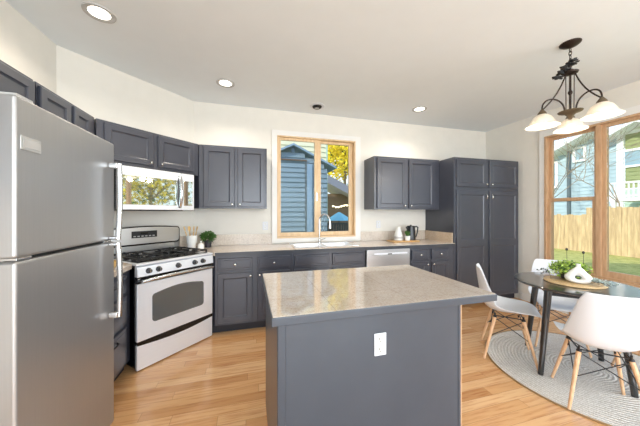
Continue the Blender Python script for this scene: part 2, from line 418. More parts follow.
# unseen gable roof of this house, added and shaped to shade the yard
mb = MB()
for p in ([(YR-0.6, 2.93), (1.2, 5.2), (YB+0.45, 2.93)],):
    a = [mb.b.verts.new((XL-4.5, y, z)) for y, z in p]; b = [mb.b.verts.new((XR+0.35, y, z)) for y, z in p]
    mb.b.faces.new(a); mb.b.faces.new(b[::-1])
    for k in range(3): mb.b.faces.new((a[k], a[(k+1) % 3], b[(k+1) % 3], b[k]))
o = st(mb.build('shading_roof', 'roof_shingle', smooth=False)); o.name = 'roof'

# ------------------------------------------------------------------ cabinet pieces
def knob(parent, x, z, y=0.0, r=0.0135, name='knob'):
    M = Matrix.Rotation(PI/2, 4, 'X')
    mb = MB(); mb.lathe([(0.006, 0.0), (0.005, 0.012), (r*0.9, 0.016), (r, 0.021), (r*0.8, 0.027), (r*0.3, 0.029)], (x, y, z), 18, M)
    return mb.build(name, 'nickel', parent, ang=60)
def pull(parent, x, z, y=0.0):
    mb = MB(); mb.tube(bez((x, y, z-0.035), (x, y-0.035, z-0.035), (x, y-0.035, z+0.035), (x, y, z+0.035), 10), 0.006, 8)
    return mb.build('handle', 'nickel', parent, ang=60)
def door(parent, x0, x1, z0, z1, kx=None, kz=None, stile=0.055, panels=None, yf=-0.02, pl=False, mt='cabinet_paint'):
    mb = MB(); w_ = x1-x0; h_ = z1-z0
    if panels is None: panels = [(x0+stile, x1-stile, z0+stile, z1-stile)]
    mb.slab(w_, h_, panels, 0.0195, x0, z0, yf)
    o = mb.build('door', mt, parent, smooth=False)
    if kx is not None: (pull if pl else knob)(o, kx, kz, yf)
    return o
def drawer(parent, x0, x1, z0, z1, k=True, yf=-0.02, name='drawer'):
    mb = MB(); mb.slab(x1-x0, z1-z0, [(x0+0.022, x1-0.022, z0+0.022, z1-0.022)], 0.0195, x0, z0, yf, 0.006, -0.004)
    o = mb.build(name, 'cabinet_paint', parent, smooth=False)
    if k: knob(o, (x0+x1)/2, (z0+z1)/2, yf-(-0.004) if False else yf-0.004)
    return o
G = 'base cabinets along the back wall'
CF = 3.035
# corner base cabinet
c1 = thing('base_cabinet', 'dark grey base cabinet beside the range, two drawers over two doors', 'cabinet', (0, CF, 0), 0, G)
mb = MB(); mb.prism([(-0.352, CF), (0.505, CF), (0.505, 3.645), (-0.683, 3.645), (-0.818, 3.508)], 0.10, 0.872); mb.build('body', 'cabinet_paint', c1, True, smooth=False)
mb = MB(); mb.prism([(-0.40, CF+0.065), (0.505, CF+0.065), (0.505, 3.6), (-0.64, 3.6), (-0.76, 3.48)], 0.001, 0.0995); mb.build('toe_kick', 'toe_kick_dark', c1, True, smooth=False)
drawer(c1, -0.325, 0.045, 0.705, 0.843); drawer(c1, 0.10, 0.475, 0.705, 0.843)
door(c1, -0.325, 0.045, 0.13, 0.675, 0.022, 0.64); door(c1, 0.10, 0.475, 0.13, 0.675, 0.125, 0.64)
# sink base
c2 = thing('sink_cabinet', 'dark grey base cabinet under the sink with two blank drawer fronts', 'cabinet', (0, CF, 0), 0, G)
mb = MB(); mb.box(0.507, 1.447, 0, 0.02, 0.10, 0.872); mb.box(0.507, 0.525, 0.021, 0.605, 0.10, 0.872); mb.box(1.429, 1.447, 0.021, 0.605, 0.10, 0.872); mb.box(0.525, 1.429, 0.021, 0.605, 0.10, 0.12)
mb.build('body', 'cabinet_paint', c2, smooth=False)
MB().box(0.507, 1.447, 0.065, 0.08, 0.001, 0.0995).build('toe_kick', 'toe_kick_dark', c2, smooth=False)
drawer(c2, 0.528, 0.955, 0.705, 0.843, False, name='blank_front'); drawer(c2, 1.0, 1.425, 0.705, 0.843, False, name='blank_front')
door(c2, 0.528, 0.955, 0.13, 0.675, 0.93, 0.64); door(c2, 1.0, 1.425, 0.13, 0.675, 1.025, 0.64)
# drawer base right of dishwasher
c3 = thing('base_cabinet', 'dark grey base cabinet between the dishwasher and the tall pantry', 'cabinet', (0, CF, 0), 0, G)
mb = MB(); mb.box(2.10, 2.828, 0, 0.61, 0.10, 0.872); mb.build('body', 'cabinet_paint', c3, smooth=False)
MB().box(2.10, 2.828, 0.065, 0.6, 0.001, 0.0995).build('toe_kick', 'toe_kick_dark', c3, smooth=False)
drawer(c3, 2.125, 2.395, 0.705, 0.843); drawer(c3, 2.445, 2.725, 0.705, 0.843)
door(c3, 2.125, 2.395, 0.13, 0.675, 2.372, 0.64); door(c3, 2.445, 2.725, 0.13, 0.675, 2.468, 0.64)
# left base cabinet (between fridge and range)
c4 = thing('base_cabinet', 'dark grey drawer cabinet between the refrigerator and the range', 'cabinet', (-0.97, 1.935, 0), PI/2, G)
mb = MB(); mb.prism([(-1.585, 1.935), (-0.97, 1.935), (-0.97, 2.535), (-1.375, 2.94), (-1.585, 2.73)], 0.10, 0.872); mb.build('body', 'cabinet_paint', c4, True, smooth=False)
mb = MB(); mb.prism([(-1.585, 1.935), (-1.03, 1.935), (-1.03, 2.58), (-1.375, 2.92), (-1.585, 2.71)], 0.001, 0.0995); mb.build('toe_kick', 'toe_kick_dark', c4, True, smooth=False)
for z0, z1 in ((0.705, 0.843), (0.45, 0.675), (0.13, 0.42)):
    o = drawer(c4, 0.03, 0.50, z0, z1, False)
    mb = MB(); zc = z1-0.05; mb.tube(bez((0.2, -0.02, zc), (0.2, -0.055, zc), (0.33, -0.055, zc), (0.33, -0.02, zc), 10), 0.006, 8); mb.build('handle', 'black_iron', o)
# pantry
pn = thing('pantry_cabinet', 'tall dark grey pantry cabinet with four paneled doors', 'cabinet', (0, CF, 0))
MB().box(2.832, 4.05, 0, 0.612, 0.095, 2.145).build('body', 'cabinet_paint', pn, smooth=False)
MB().box(2.832, 4.05, 0.06, 0.6, 0.001, 0.0945).build('toe_kick', 'toe_kick_dark', pn, smooth=False)
for i, (a, b) in enumerate(((2.872, 3.422), (3.468, 4.03))):
    kx = b-0.028 if i == 0 else a+0.028
    door(pn, a, b, 1.722, 2.118, kx, 1.765, 0.062)
    door(pn, a, b, 0.115, 1.672, kx, 1.585, panels=[(a+0.062, b-0.062, 0.115+0.06, 0.855), (a+0.062, b-0.062, 0.955, 1.672-0.062)], pl=True)
MB().box(4.051, 4.098, 0.0, 0.02, 0.001, 2.145).build('filler_strip', 'cabinet_paint', pn, smooth=False) if False else None

# ------------------------------------------------------------------ wall cabinets
GU = 'wall cabinets'
UF = 3.32
u1 = thing('wall_cabinet', 'dark grey two-door wall cabinet left of the sink window', 'cabinet', (0, UF, 1.40), 0, GU)
mb = MB(); mb.prism([(-0.562, UF), (0.225, UF), (0.225, 3.645), (-0.68, 3.645), (-0.785, 3.54)], 1.40, 2.157); mb.build('body', 'cabinet_paint', u1, True, smooth=False)
door(u1, -0.515, -0.162, 0.018, 0.738, -0.19, 0.05); door(u1, -0.127, 0.205, 0.018, 0.738, -0.10, 0.05)
u2 = thing('wall_cabinet', 'dark grey two-door wall cabinet right of the sink window', 'cabinet', (0, UF, 1.395), 0, GU)
MB().box(1.722, 2.828, 0, 0.325, 0, 0.76).build('body', 'cabinet_paint', u2, smooth=False)
door(u2, 1.762, 2.232, 0.02, 0.735, 2.205, 0.055); door(u2, 2.282, 2.735, 0.02, 0.735, 2.31, 0.055)
# diagonal cabinet above microwave; local x from s=0.98
x_, y_ = dpt(0.972, 3.89)
u3 = thing('wall_cabinet', 'dark grey two-door cabinet above the microwave on the angled wall', 'cabinet', (x_, y_, 1.785), PI/4, GU)
MB().box(0.006, 0.968, 0, 0.300, 0.0, 0.372).build('body', 'cabinet_paint', u3, smooth=False)
door(u3, 0.055, 0.462, 0.03, 0.352, 0.432, 0.06, 0.05); door(u3, 0.508, 0.905, 0.03, 0.352, 0.535, 0.06, 0.05)
# left wall uppers: local x = +y world
u4 = thing('wall_cabinet', 'dark grey wall cabinet on the left wall between refrigerator and microwave', 'cabinet', (-1.262, 1.998, 1.40), PI/2, GU)
mb = MB(); mb.prism([(-1.262, 1.998), (-1.262, 2.622), (-1.48, 2.84), (-1.588, 2.735), (-1.588, 1.998)], 1.40, 2.157); mb.build('body', 'cabinet_paint', u4, True, smooth=False)
door(u4, 0.012, 0.296, 0.018, 0.738, 0.27, 0.05, 0.05); door(u4, 0.332, 0.55, 0.018, 0.738, 0.357, 0.05, 0.05)
u5 = thing('wall_cabinet', 'dark grey low cabinet directly above the refrigerator', 'cabinet', (-1.262, 1.14, 1.83), PI/2, GU)
MB().box(0, 0.836, 0, 0.325, 0, 0.327).build('body', 'cabinet_paint', u5, smooth=False)
door(u5, 0.03, 0.40, 0.02, 0.308, 0.375, 0.05, 0.05); door(u5, 0.44, 0.824, 0.02, 0.308, 0.465, 0.05, 0.05)
u6 = thing('wall_cabinet', 'dark grey wall cabinet at the left photo edge before the refrigerator', 'cabinet', (-1.262, 0.40, 1.40), PI/2, GU)
MB().box(0, 0.737, 0, 0.325, 0, 0.757).build('body', 'cabinet_paint', u6, smooth=False)
door(u6, 0.02, 0.36, 0.018, 0.738, 0.33, 0.05); door(u6, 0.385, 0.715, 0.018, 0.738, 0.41, 0.05)

# ------------------------------------------------------------------ worktops
ct = thing('worktop', 'speckled beige granite worktop with sink along the back wall', 'worktop', (1.2, 3.3, 0.874))
mb = MB(); Z0, Z1 = 0.8745, 0.914
mb.prism([(-0.352, 3.008), (0.57, 3.008), (0.57, 3.648), (-0.677, 3.648), (-0.825, 3.50)], Z0, Z1)
mb.box(0.57, 1.37, 3.008, 3.14, Z0, Z1); mb.box(0.57, 1.37, 3.53, 3.648, Z0, Z1); mb.box(1.37, 2.829, 3.008, 3.648, Z0, Z1)
mb.build('slab', 'granite_counter', ct, True, smooth=False)
MB().box(-0.351, 2.829, 3.001, 3.0075, Z0-0.001, Z1-0.004).build('edge_band', 'counter_edge_dark', ct, True, smooth=False)
for a, b in ((-0.672, 0.313), (1.657, 2.812)): MB().box(a, b, 3.632, 3.648, 0.9145, 1.057).build('backsplash', 'granite_splash', ct, True, smooth=False)
mb = MB(); mb.prism([(-0.683, 3.6315), (-0.672, 3.632), (-0.686, 3.646), (-0.822, 3.51), (-0.81, 3.50)], 0.9145, 1.057); mb.build('backsplash', 'granite_splash', ct, True, smooth=False)
MB().box(2.814, 2.829, 3.05, 3.648, 0.9145, 1.057).build('side_splash', 'granite_splash_tan', ct, True, smooth=False)
wt = thing('worktop', 'short beige granite worktop between refrigerator and range', 'worktop', (-1.3, 2.2, 0.874))
mb = MB(); mb.prism([(-1.588, 1.93), (-0.95, 1.93), (-0.95, 2.525), (-1.372, 2.945), (-1.588, 2.735)], Z0, Z1); mb.build('slab', 'granite_counter', wt, True, smooth=False)
mb = MB(); mb.box(-1.588, -1.572, 1.93, 2.715, 0.9145, 1.057); mb.build('backsplash', 'granite_splash', wt, True, smooth=False)

# sink
sk = thing('sink', 'stainless double-bowl drop-in sink under the window', 'sink', (0.97, 3.335, 0.914))
mb = MB()
def bowl(mb, x0, x1, y0, y1, zt, d):
    c = 0.03; r0 = [(x0, y0), (x1, y0), (x1, y1), (x0, y1)]; r1 = [(x0+c, y0+c), (x1-c, y0+c), (x1-c, y1-c), (x0+c, y1-c)]
    a = [mb.b.verts.new((x, y, zt)) for x, y in r0]; b = [mb.b.verts.new((x, y, zt-d)) for x, y in r1]
    for k in range(4): mb.b.faces.new((a[k], a[(k+1) % 4], b[(k+1) % 4], b[k]))
    mb.b.faces.new(b)
zt = 0.921
for a, b, c, d in ((0.545, 1.395, 3.115, 3.155), (0.545, 1.395, 3.48, 3.555), (0.545, 0.59, 3.155, 3.48), (0.955, 0.985, 3.155, 3.48), (1.35, 1.395, 3.155, 3.48)):
    mb.box(a, b, c, d, 0.9145, zt, 0.0025, 1)
mb.build('rim', 'bright_sink_steel', sk, True)
mb = MB(); bowl(mb, 0.588, 0.957, 3.153, 3.482, 0.9175, 0.17); mb.build('basin', 'bright_sink_steel', sk, True)
mb = MB(); bowl(mb, 0.983, 1.352, 3.153, 3.482, 0.9175, 0.17); mb.build('basin', 'bright_sink_steel', sk, True)
fc = thing('faucet', 'chrome gooseneck faucet standing behind the sink', 'faucet', (0.97, 3.515, 0.9215))
MB().lathe([(0.027, 0), (0.027, 0.008), (0.018, 0.02), (0.016, 0.05), (0.012, 0.055)], (0, 0, 0), 20).build('base', 'chrome', fc)
pts = [Vector((0, 0, 0.05)), Vector((0, 0, 0.15)), Vector((0, 0, 0.30))] + [Vector((0.075*(1-math.cos(a))*0.85, -0.075*(1-math.cos(a))*0.55, 0.30+0.105*math.sin(a))) for a in [PI*k/12 for k in range(1, 13)]]
e = pts[-1]; pts.append(e+Vector((0.002, 0, -0.02)))
MB().tube(pts, 0.011, 12).build('spout', 'chrome', fc, ang=60)
MB().cyl(e+Vector((0.002, 0, -0.02)), e+Vector((0.004, 0, -0.095)), 0.0145, 0.017, 16).build('spray_head', 'chrome', fc)
MB().tube([(0.018, 0, 0.035), (0.05, -0.005, 0.045), (0.085, -0.01, 0.065)], [0.008, 0.006, 0.005], 8).build('lever', 'chrome', fc)

# dishwasher
dw = thing('dishwasher', 'stainless dishwasher in the back cabinets with recessed top handle', 'dishwasher', (0, CF, 0))
MB().box(1.452, 2.096, 0.0, 0.58, 0.10, 0.868).build('body', 'black_plastic', dw, smooth=False)
MB().box(1.458, 2.090, -0.028, -0.001, 0.115, 0.795, 0.004).build('door', 'stainless', dw)
cp = MB().box(1.458, 2.090, -0.030, -0.001, 0.797, 0.866, 0.004).build('control_panel', 'stainless', dw)
MB().box(1.56, 2.05, -0.034, -0.0305, 0.802, 0.823, 0.002).build('handle_lip', 'stainless_light', dw)
MB().box(1.755, 1.815, -0.036, -0.0345, 0.803, 0.814, 0.0).build('latch', 'black_plastic', dw)
MB().box(1.452, 2.096, 0.04, 0.55, 0.002, 0.099).build('toe_kick', 'toe_kick_dark', dw)

# ------------------------------------------------------------------ range on the diagonal
x_, y_ = dpt(1.122, 3.40)
rg = thing('gas_range', 'stainless gas range with five knobs and black grates', 'range', (x_, y_, 0), PI/4)
RW = 0.752
mb = MB(); mb.box(0.0, RW, 0.03, 0.63, 0.03, 0.895); mb.build('body', 'black_enamel', rg, smooth=False)
for fx_, fy_ in ((0.05, 0.08), (RW-0.05, 0.08), (0.05, 0.58), (RW-0.05, 0.58)):
    MB().cyl((fx_, fy_, 0.0005), (fx_, fy_, 0.03), 0.018).build('foot', 'black_plastic', rg)
MB().box(0.006, RW-0.006, 0.0, 0.029, 0.010, 0.222, 0.005).build('storage_drawer', 'stainless_light', rg)
# curved dark grip over the storage drawer
mb = MB(); n = 24
lo = [(0.006+(RW-0.012)*k/n, 0.222-0.028*math.sin(PI*k/n)**1.0) for k in range(n+1)]
va = [mb.b.verts.new((x, -0.0015, z)) for x, z in lo]; vb = [mb.b.verts.new((x, -0.0015, 0.2465)) for x, z in lo]
vc = [mb.b.verts.new((x, 0.028, z)) for x, z in lo]; vd = [mb.b.verts.new((x, 0.028, 0.2465)) for x, z in lo]
for k in range(n):
    mb.b.faces.new((va[k], va[k+1], vb[k+1], vb[k])); mb.b.faces.new((vc[k], vd[k], vd[k+1], vc[k+1])); mb.b.faces.new((va[k], vc[k], vc[k+1], va[k+1])); mb.b.faces.new((vb[k], vb[k+1], vd[k+1], vd[k]))
mb.build('drawer_grip', 'black_enamel', rg, smooth=False)
od = MB().box(0.006, RW-0.006, -0.004, 0.029, 0.252, 0.742, 0.006).build('oven_door', 'stainless_light', rg)
def arched(mb, x0, x1, z0, z1, arch, r, y0, y1, n=14):
    P = []
    def arc(cx, cz, a0, a1):
        for k in range(7): a = a0+(a1-a0)*k/6; P.append((cx+r*math.cos(a), cz+r*math.sin(a)))
    arc(x0+r, z0+r, PI, 1.5*PI); arc(x1-r, z0+r, 1.5*PI, 2*PI); arc(x1-r, z1-r, 0, PI/2)
    for k in range(1, n): t = k/n; P.append((x1-r+(x0-x1+2*r)*t, z1+arch*math.sin(PI*t)))
    arc(x0+r, z1-r, PI/2, PI)
    a = [mb.b.verts.new((x, y0, z)) for x, z in P]; b = [mb.b.verts.new((x, y1, z)) for x, z in P]
    mb.b.faces.new(a); mb.b.faces.new(b[::-1])
    for k in range(len(P)): mb.b.faces.new((a[k], a[(k+1) % len(P)], b[(k+1) % len(P)], b[k]))
mb = MB(); arched(mb, 0.125, 0.635, 0.385, 0.635, 0.028, 0.03, -0.0065, -0.0042); mb.build('window', 'oven_glass', od, smooth=False)
MB().box(0.006, RW-0.006, -0.002, 0.029, 0.744, 0.80, 0.003).build('vent_band', 'black_enamel', rg)
mb = MB(); mb.tube(bez((0.03, -0.045, 0.765), (0.18, -0.062, 0.785), (RW-0.18, -0.062, 0.785), (RW-0.03, -0.045, 0.765), 18), 0.014, 12, flat=0.8)
for xx in (0.035, RW-0.035): mb.cyl((xx, -0.046, 0.766), (xx, -0.003, 0.766), 0.010, 0.012, 10)
mb.build('handle', 'handle_steel', od, ang=60)
# sloped control panel
mb = MB(); sec = [(-0.012, 0.803), (-0.004, 0.885), (0.03, 0.893), (0.03, 0.803)]
a = [mb.b.verts.new((0.004, y, z)) for y, z in sec]; b = [mb.b.verts.new((RW-0.004, y, z)) for y, z in sec]
mb.b.faces.new(a); mb.b.faces.new(b[::-1])
for k in range(4): mb.b.faces.new((a[k], a[(k+1) % 4], b[(k+1) % 4], b[k]))
mb.build('control_panel', 'stainless_light', rg, smooth=False)
for s_ in (1.215, 1.298, 1.478, 1.650, 1.742):
    kx = s_-1.122; M = Matrix.Rotation(PI/2, 4, 'X')
    k_ = MB().lathe([(0.024, -0.002), (0.024, 0.006), (0.019, 0.009), (0.017, 0.03), (0.012, 0.033)], (kx, -0.009, 0.845), 20, M).build('knob', 'black_plastic', rg)
    MB().box(kx-0.004, kx+0.004, -0.046, -0.040, 0.832, 0.860, 0.0015).build('knob_pointer', 'handle_steel', k_)
ck = MB().box(0.0, RW, -0.003, 0.60, 0.8955, 0.912, 0.004).build('cooktop', 'stainless_light', rg)
MB().box(0.03, RW-0.03, 0.045, 0.565, 0.9125, 0.9150, 0.001).build('burner_tray', 'black_enamel', rg)
for bxx, by in ((0.15, 0.17), (0.15, 0.44), (0.376, 0.30), (0.60, 0.17), (0.60, 0.44)):
    MB().lathe([(0.055, 0.0), (0.05, 0.008), (0.035, 0.009), (0.034, 0.018), (0.022, 0.021)], (bxx, by, 0.9152), 24).build('burner', 'black_iron', rg)
for k, (g0, g1) in enumerate(((0.035, 0.262), (0.268, 0.484), (0.490, 0.717))):
    mb = MB(); zt = 0.948; r = 0.0055
    for yy in (0.055, 0.555): mb.box(g0, g1, yy-r, yy+r, zt-2*r, zt, 0.002)
    for xx in (g0+r, g1-r): mb.box(xx-r, xx+r, 0.055, 0.555, zt-2*r, zt, 0.002)
    gc = (g0+g1)/2
    for by in ((0.17, 0.44) if k != 1 else (0.30,)):
        for dx, dy in ((1, 0), (-1, 0), (0, 1), (0, -1)):
            mb.box(min(gc+dx*0.025, gc+dx*0.11)-r*abs(dy), max(gc+dx*0.025, gc+dx*0.11)+r*abs(dy), min(by+dy*0.025, by+dy*0.115)-r*abs(dx), max(by+dy*0.025, by+dy*0.115)+r*abs(dx), zt-2*r, zt+0.004, 0.002)
    mb.box(g0, g1, 0.305-r, 0.305+r, zt-2*r, zt, 0.002)
    for xx in (g0+r, g1-r):
        for yy in (0.058, 0.552): mb.box(xx-r, xx+r, yy-r, yy+r, 0.915, zt-2*r)
    mb.build('grate', 'black_iron', rg)
# back guard
MB().box(0.0, RW, 0.602, 0.655, 0.8955, 1.03, 0.004).build('back_riser', 'stainless', rg)
mb = MB(); arched(mb, 0.0, RW-0.025, 1.005, 1.190, 0.016, 0.035, 0.562, 0.652); mb.build('back_guard', 'black_enamel', rg, smooth=False)
mb = MB(); arched(mb, 0.012, RW-0.037, 1.022, 1.180, 0.015, 0.028, 0.5545, 0.5615); bgd = mb.build('guard_panel', 'stainless', rg, smooth=False)
MB().box(0.215, 0.465, 0.5515, 0.5542, 1.085, 1.155, 0.001).build('clock_display', 'black_plastic', bgd)
for i in range(6):
    MB().box(0.232+i*0.037, 0.254+i*0.037, 0.5502, 0.5514, 1.097, 1.107).build('button', 'can_grey', bgd)
MB().box(0.30, 0.37, 0.5502, 0.5514, 1.121, 1.142).build('clock_window', 'display_green', bgd)

# ------------------------------------------------------------------ microwave
x_, y_ = dpt(1.098, 3.835)
mw = thing('microwave', 'stainless over-the-range microwave with mirrored door', 'microwave', (x_, y_, 1.372), PI/4)
MWW = 0.752; MH = 0.408
MB().box(0.0, MWW, 0.0, 0.345, 0.0, MH, 0.004).build('body', 'black_enamel', mw)
dr = MB().box(0.004, 0.60, -0.026, -0.0005, 0.004, MH-0.004, 0.006).build('door', 'stainless_light', mw)
MB().box(0.028, 0.555, -0.0285, -0.0262, 0.052, 0.322, 0.001).build('door_window', 'microwave_glass', dr)
pc = MB().box(0.602, MWW-0.004, -0.026, -0.0005, 0.004, MH-0.004, 0.006).build('control_panel', 'stainless_light', mw)
MB().box(0.622, MWW-0.026, -0.0285, -0.0262, 0.052, 0.322, 0.001).build('keypad', 'microwave_glass', pc)
mb = MB(); mb.tube(bez((0.578, -0.028, 0.035), (0.570, -0.085, 0.09), (0.570, -0.085, 0.30), (0.578, -0.028, 0.365), 18), 0.014, 12, flat=1.2); mb.build('handle', 'chrome', dr, ang=60)
MB().box(0.560, 0.598, -0.030, -0.0265, 0.030, 0.372, 0.001).build('handle_backing', 'black_plastic', dr)
MB().box(0.1, 0.65, 0.03, 0.30, -0.006, -0.0005).build('vent_grille', 'black_plastic', mw)

# ------------------------------------------------------------------ refrigerator
fr_ = thing('refrigerator', 'brushed stainless top-freezer refrigerator in the left foreground', 'refrigerator', (-0.82, 1.205, 0), PI/2)
FW = 0.722
MB().box(0.004, FW-0.004, 0.078, 0.74, 0.02, 1.775, 0.006).build('body', 'fridge_side', fr_)
for fx_ in (0.06, FW-0.06): MB().cyl((fx_, 0.11, 0.0005), (fx_, 0.11, 0.02), 0.02).build('foot', 'black_plastic', fr_)
MB().box(0.01, FW-0.01, 0.066, 0.0775, 0.06, 1.765).build('gasket', 'gasket_dark', fr_)
fz = MB().box(0.0, FW, 0.0, 0.065, 1.180, 1.785, 0.012, 4).build('freezer_door', 'stainless_fridge', fr_)
fd = MB().box(0.0, FW, 0.0, 0.065, 0.028, 1.168, 0.012, 4).build('refrigerator_door', 'stainless_fridge', fr_)
MB().box(0.03, 0.11, -0.003+0.02, 0.10, 1.786, 1.80, 0.005).build('hinge_cover', 'can_grey', fr_)
MB().box(0.02, 0.09, 0.01, 0.07, 1.1685, 1.1795, 0.002).build('hinge', 'handle_steel', fr_)
MB().box(FW-0.10, FW-0.02, 0.01, 0.05, 1.1685, 1.1795, 0.002).build('hinge', 'handle_steel', fr_)
def fhandle(par, za, zb, zc):
    # za: bracket end, zb: joint end near the seam
    mb = MB(); s = 1 if za > zb else -1
    mb.box(FW-0.082, FW-0.04, -0.050, -0.0005, min(za, za-s*0.035), max(za, za-s*0.035), 0.006)
    pts = [(FW-0.06, -0.050, za-s*0.002), (FW-0.06, -0.053, za-s*0.10), (FW-0.06, -0.055, (za+zb)/2), (FW-0.06, -0.050, zb+s*0.10), (FW-0.06, -0.044, zb)]
    mb.tube(pts, 0.0135, 12, flat=1.15)
    mb.box(FW-0.075, FW-0.046, -0.046, -0.0005, min(zb, zb+s*0.018), max(zb, zb+s*0.018), 0.004)
    mb.build('handle', 'handle_steel', par, ang=60)
fhandle(fz, 1.655, 1.184, 0); fhandle(fd, 0.705, 1.164, 0)
BD = (0.018, 0.082, 1.53, 1.62)
bd = MB().box(0.018, 0.116, -0.004, -0.0003, 1.587, 1.640, 0.002).build('badge', 'badge_silver', fz)
MB().box(0.026, 0.108, -0.0055, -0.0041, 1.597, 1.630, 0.001).build('badge_inlay', 'can_grey', bd)

# ------------------------------------------------------------------ island
IX0, IX1, IY0, IY1 = 0.092, 1.288, 1.075, 1.885
il = thing('kitchen_island', 'dark grey kitchen island with polished granite top', 'island', (0.62, 1.48, 0))
MB().box(0.118, 1.075, 1.112, 1.855, 0.001, 0.874).build('body', 'island_paint', il, True, smooth=False)
mb = MB(); mb.slab(0.957, 0.873, [(0.118+0.034, 1.075-0.018, 0.10, 0.87)], 0.012, 0.118, 0.001, 1.0995, 0.004, 0.004); mb.build('front_panel', 'island_paint', il, True, smooth=False)
mb = MB(); mb.prism([(1.0758, 1.108), (1.084, 1.108), (1.084, 1.855), (1.0758, 1.855)], 0.001, 0.874); mb.build('end_panel', 'window_fir', il, True, smooth=False)
MB().box(IX0, IX1, IY0, IY1, 0.8745, 0.9125, 0.005, 2).build('top_edge', 'island_paint', il, True)
MB().box(IX0+0.006, IX1-0.006, IY0+0.006, IY1-0.006, 0.9126, 0.914, 0.0, 1).build('granite_top', 'granite_island', il, True)
def outlet(name, label, loc, rz, w_=0.072, h_=0.115, group=None):
    t = thing(name, label, 'outlet', loc, rz, group)
    p = MB().box(-w_/2, w_/2, -0.005, -0.0005, -h_/2, h_/2, 0.002).build('cover_plate', 'white_plastic', t)
    for zz in (0.024, -0.024):
        r = MB().lathe([(0.0165, 0), (0.0165, 0.002)], (0, -0.005, zz), 20, Matrix.Rotation(PI/2, 4, 'X')).build('receptacle', 'white_ceramic', t)
        mb = MB(); mb.box(-0.0085, -0.0045, -0.0085, -0.0071, zz-0.001, zz+0.009); mb.box(0.0045, 0.0085, -0.0085, -0.0071, zz-0.001, zz+0.009); mb.box(-0.003, 0.003, -0.0085, -0.0071, zz-0.0105, zz-0.0055)
        mb.build('slots', 'outlet_slot', r)
    return t
outlet('power_outlet', 'white double outlet plate on the front of the kitchen island', (0.603, 1.103, 0.725), 0, 0.062, 0.105)
outlet('power_outlet', 'white outlet plate on back wall between left wall cabinet and window', (0.225, 3.649, 1.165), 0)
outlet('power_outlet', 'white outlet plate on back wall below the right wall cabinet', (1.965, 3.649, 1.165), 0)
outlet('power_outlet', 'white wall plate just right of the sink window', (1.83, 3.649, 1.20), 0) if False else None

# ------------------------------------------------------------------ worktop objects
def leaf_quad(mb, c, r, d=None):
    d = d or Vector((random.uniform(-1, 1), random.uniform(-1, 1), random.uniform(-0.3, 1))).normalized()
    t = d.cross(Vector((random.uniform(-1, 1), random.uniform(-1, 1), random.uniform(-1, 1)))).normalized()
    c = Vector(c); n = d.cross(t).normalized()*r*0.15
    mb.quad(c, c+d*r*0.5+t*r*0.32+n, c+d*r, c+d*r*0.5-t*r*0.32+n)
cr = thing('utensil_crock', 'white ceramic crock of wooden utensils beside the range', 'crock', (-0.655, 3.395, 0.9145))
MB().lathe([(0.035, 0), (0.045, 0.003), (0.050, 0.06), (0.058, 0.075), (0.060, 0.16), (0.056, 0.16), (0.053, 0.08), (0.045, 0.02), (0.01, 0.018)], (0, 0, 0), 28).build('jar', 'white_ceramic', cr)
for i, (ax, ay, lb) in enumerate(((-0.10, 0.0, 'wooden spoon leaning left in the white crock by the range'), (-0.045, 0.02, 'wooden spoon in the middle left of the white crock by the range'), (0.03, 0.0, 'wooden spatula in the middle right of the white crock by the range'), (0.06, 0.015, 'wooden spatula leaning right in the white crock by the range'))):
    nm = 'wooden_spoon' if i < 2 else 'wooden_spatula'
    t = thing(nm, lb, 'utensil', (-0.655+(-0.02+0.013*i), 3.395+0.004*(i % 2)-0.01*(i//2), 0.9345), 0, 'wooden utensils in the crock')
    e = Vector((ax*0.5, ay, 0.185))
    MB().cyl((0, 0, 0), e, 0.005, 0.006, 8).build('handle', 'bamboo', t)
    q = e.to_track_quat('Z', 'Y').to_matrix().to_4x4()
    MB().lathe([(0.004, 0), (0.016, 0.015), (0.021, 0.035), (0.018, 0.058), (0.006, 0.066)], tuple(e), 14, q @ Matrix.Diagonal((1, 0.3, 1, 1))).build('blade', 'bamboo', t, ang=60)
jr = thing('lidded_jar', 'small white lidded jar in front of the utensil crock', 'jar', (-0.545, 3.335, 0.9145))
MB().lathe([(0.028, 0), (0.036, 0.004), (0.037, 0.04), (0.031, 0.052), (0.030, 0.054)], (0, 0, 0), 24).build('jar_body', 'white_ceramic', jr)
MB().lathe([(0.031, 0.0545), (0.028, 0.062), (0.010, 0.070), (0.006, 0.076), (0.012, 0.086), (0.009, 0.096), (0.002, 0.099)], (0, 0, 0), 24).build('lid', 'white_ceramic', jr)
pp = thing('potted_plant', 'small bushy green plant in dark pot beside the utensil crock', 'plant', (-0.49, 3.50, 0.9145))
MB().lathe([(0.032, 0), (0.036, 0.002), (0.046, 0.085), (0.042, 0.085), (0.038, 0.07)], (0, 0, 0), 24).build('pot', 'pot_dark', pp)
mb = MB()
for i in range(420):
    d = Vector((random.gauss(0, 1), random.gauss(0, 1), random.gauss(0.35, 0.8))).normalized(); r = random.uniform(0.35, 1.0)
    c = Vector((d.x*0.085*r, d.y*0.085*r, 0.125+d.z*0.062*r)); leaf_quad(mb, c, random.uniform(0.02, 0.036), (d+Vector((random.uniform(-.6, .6), random.uniform(-.6, .6), random.uniform(-.3, .6)))).normalized())
mb.build('foliage', 'leaf_green', pp, smooth=False)
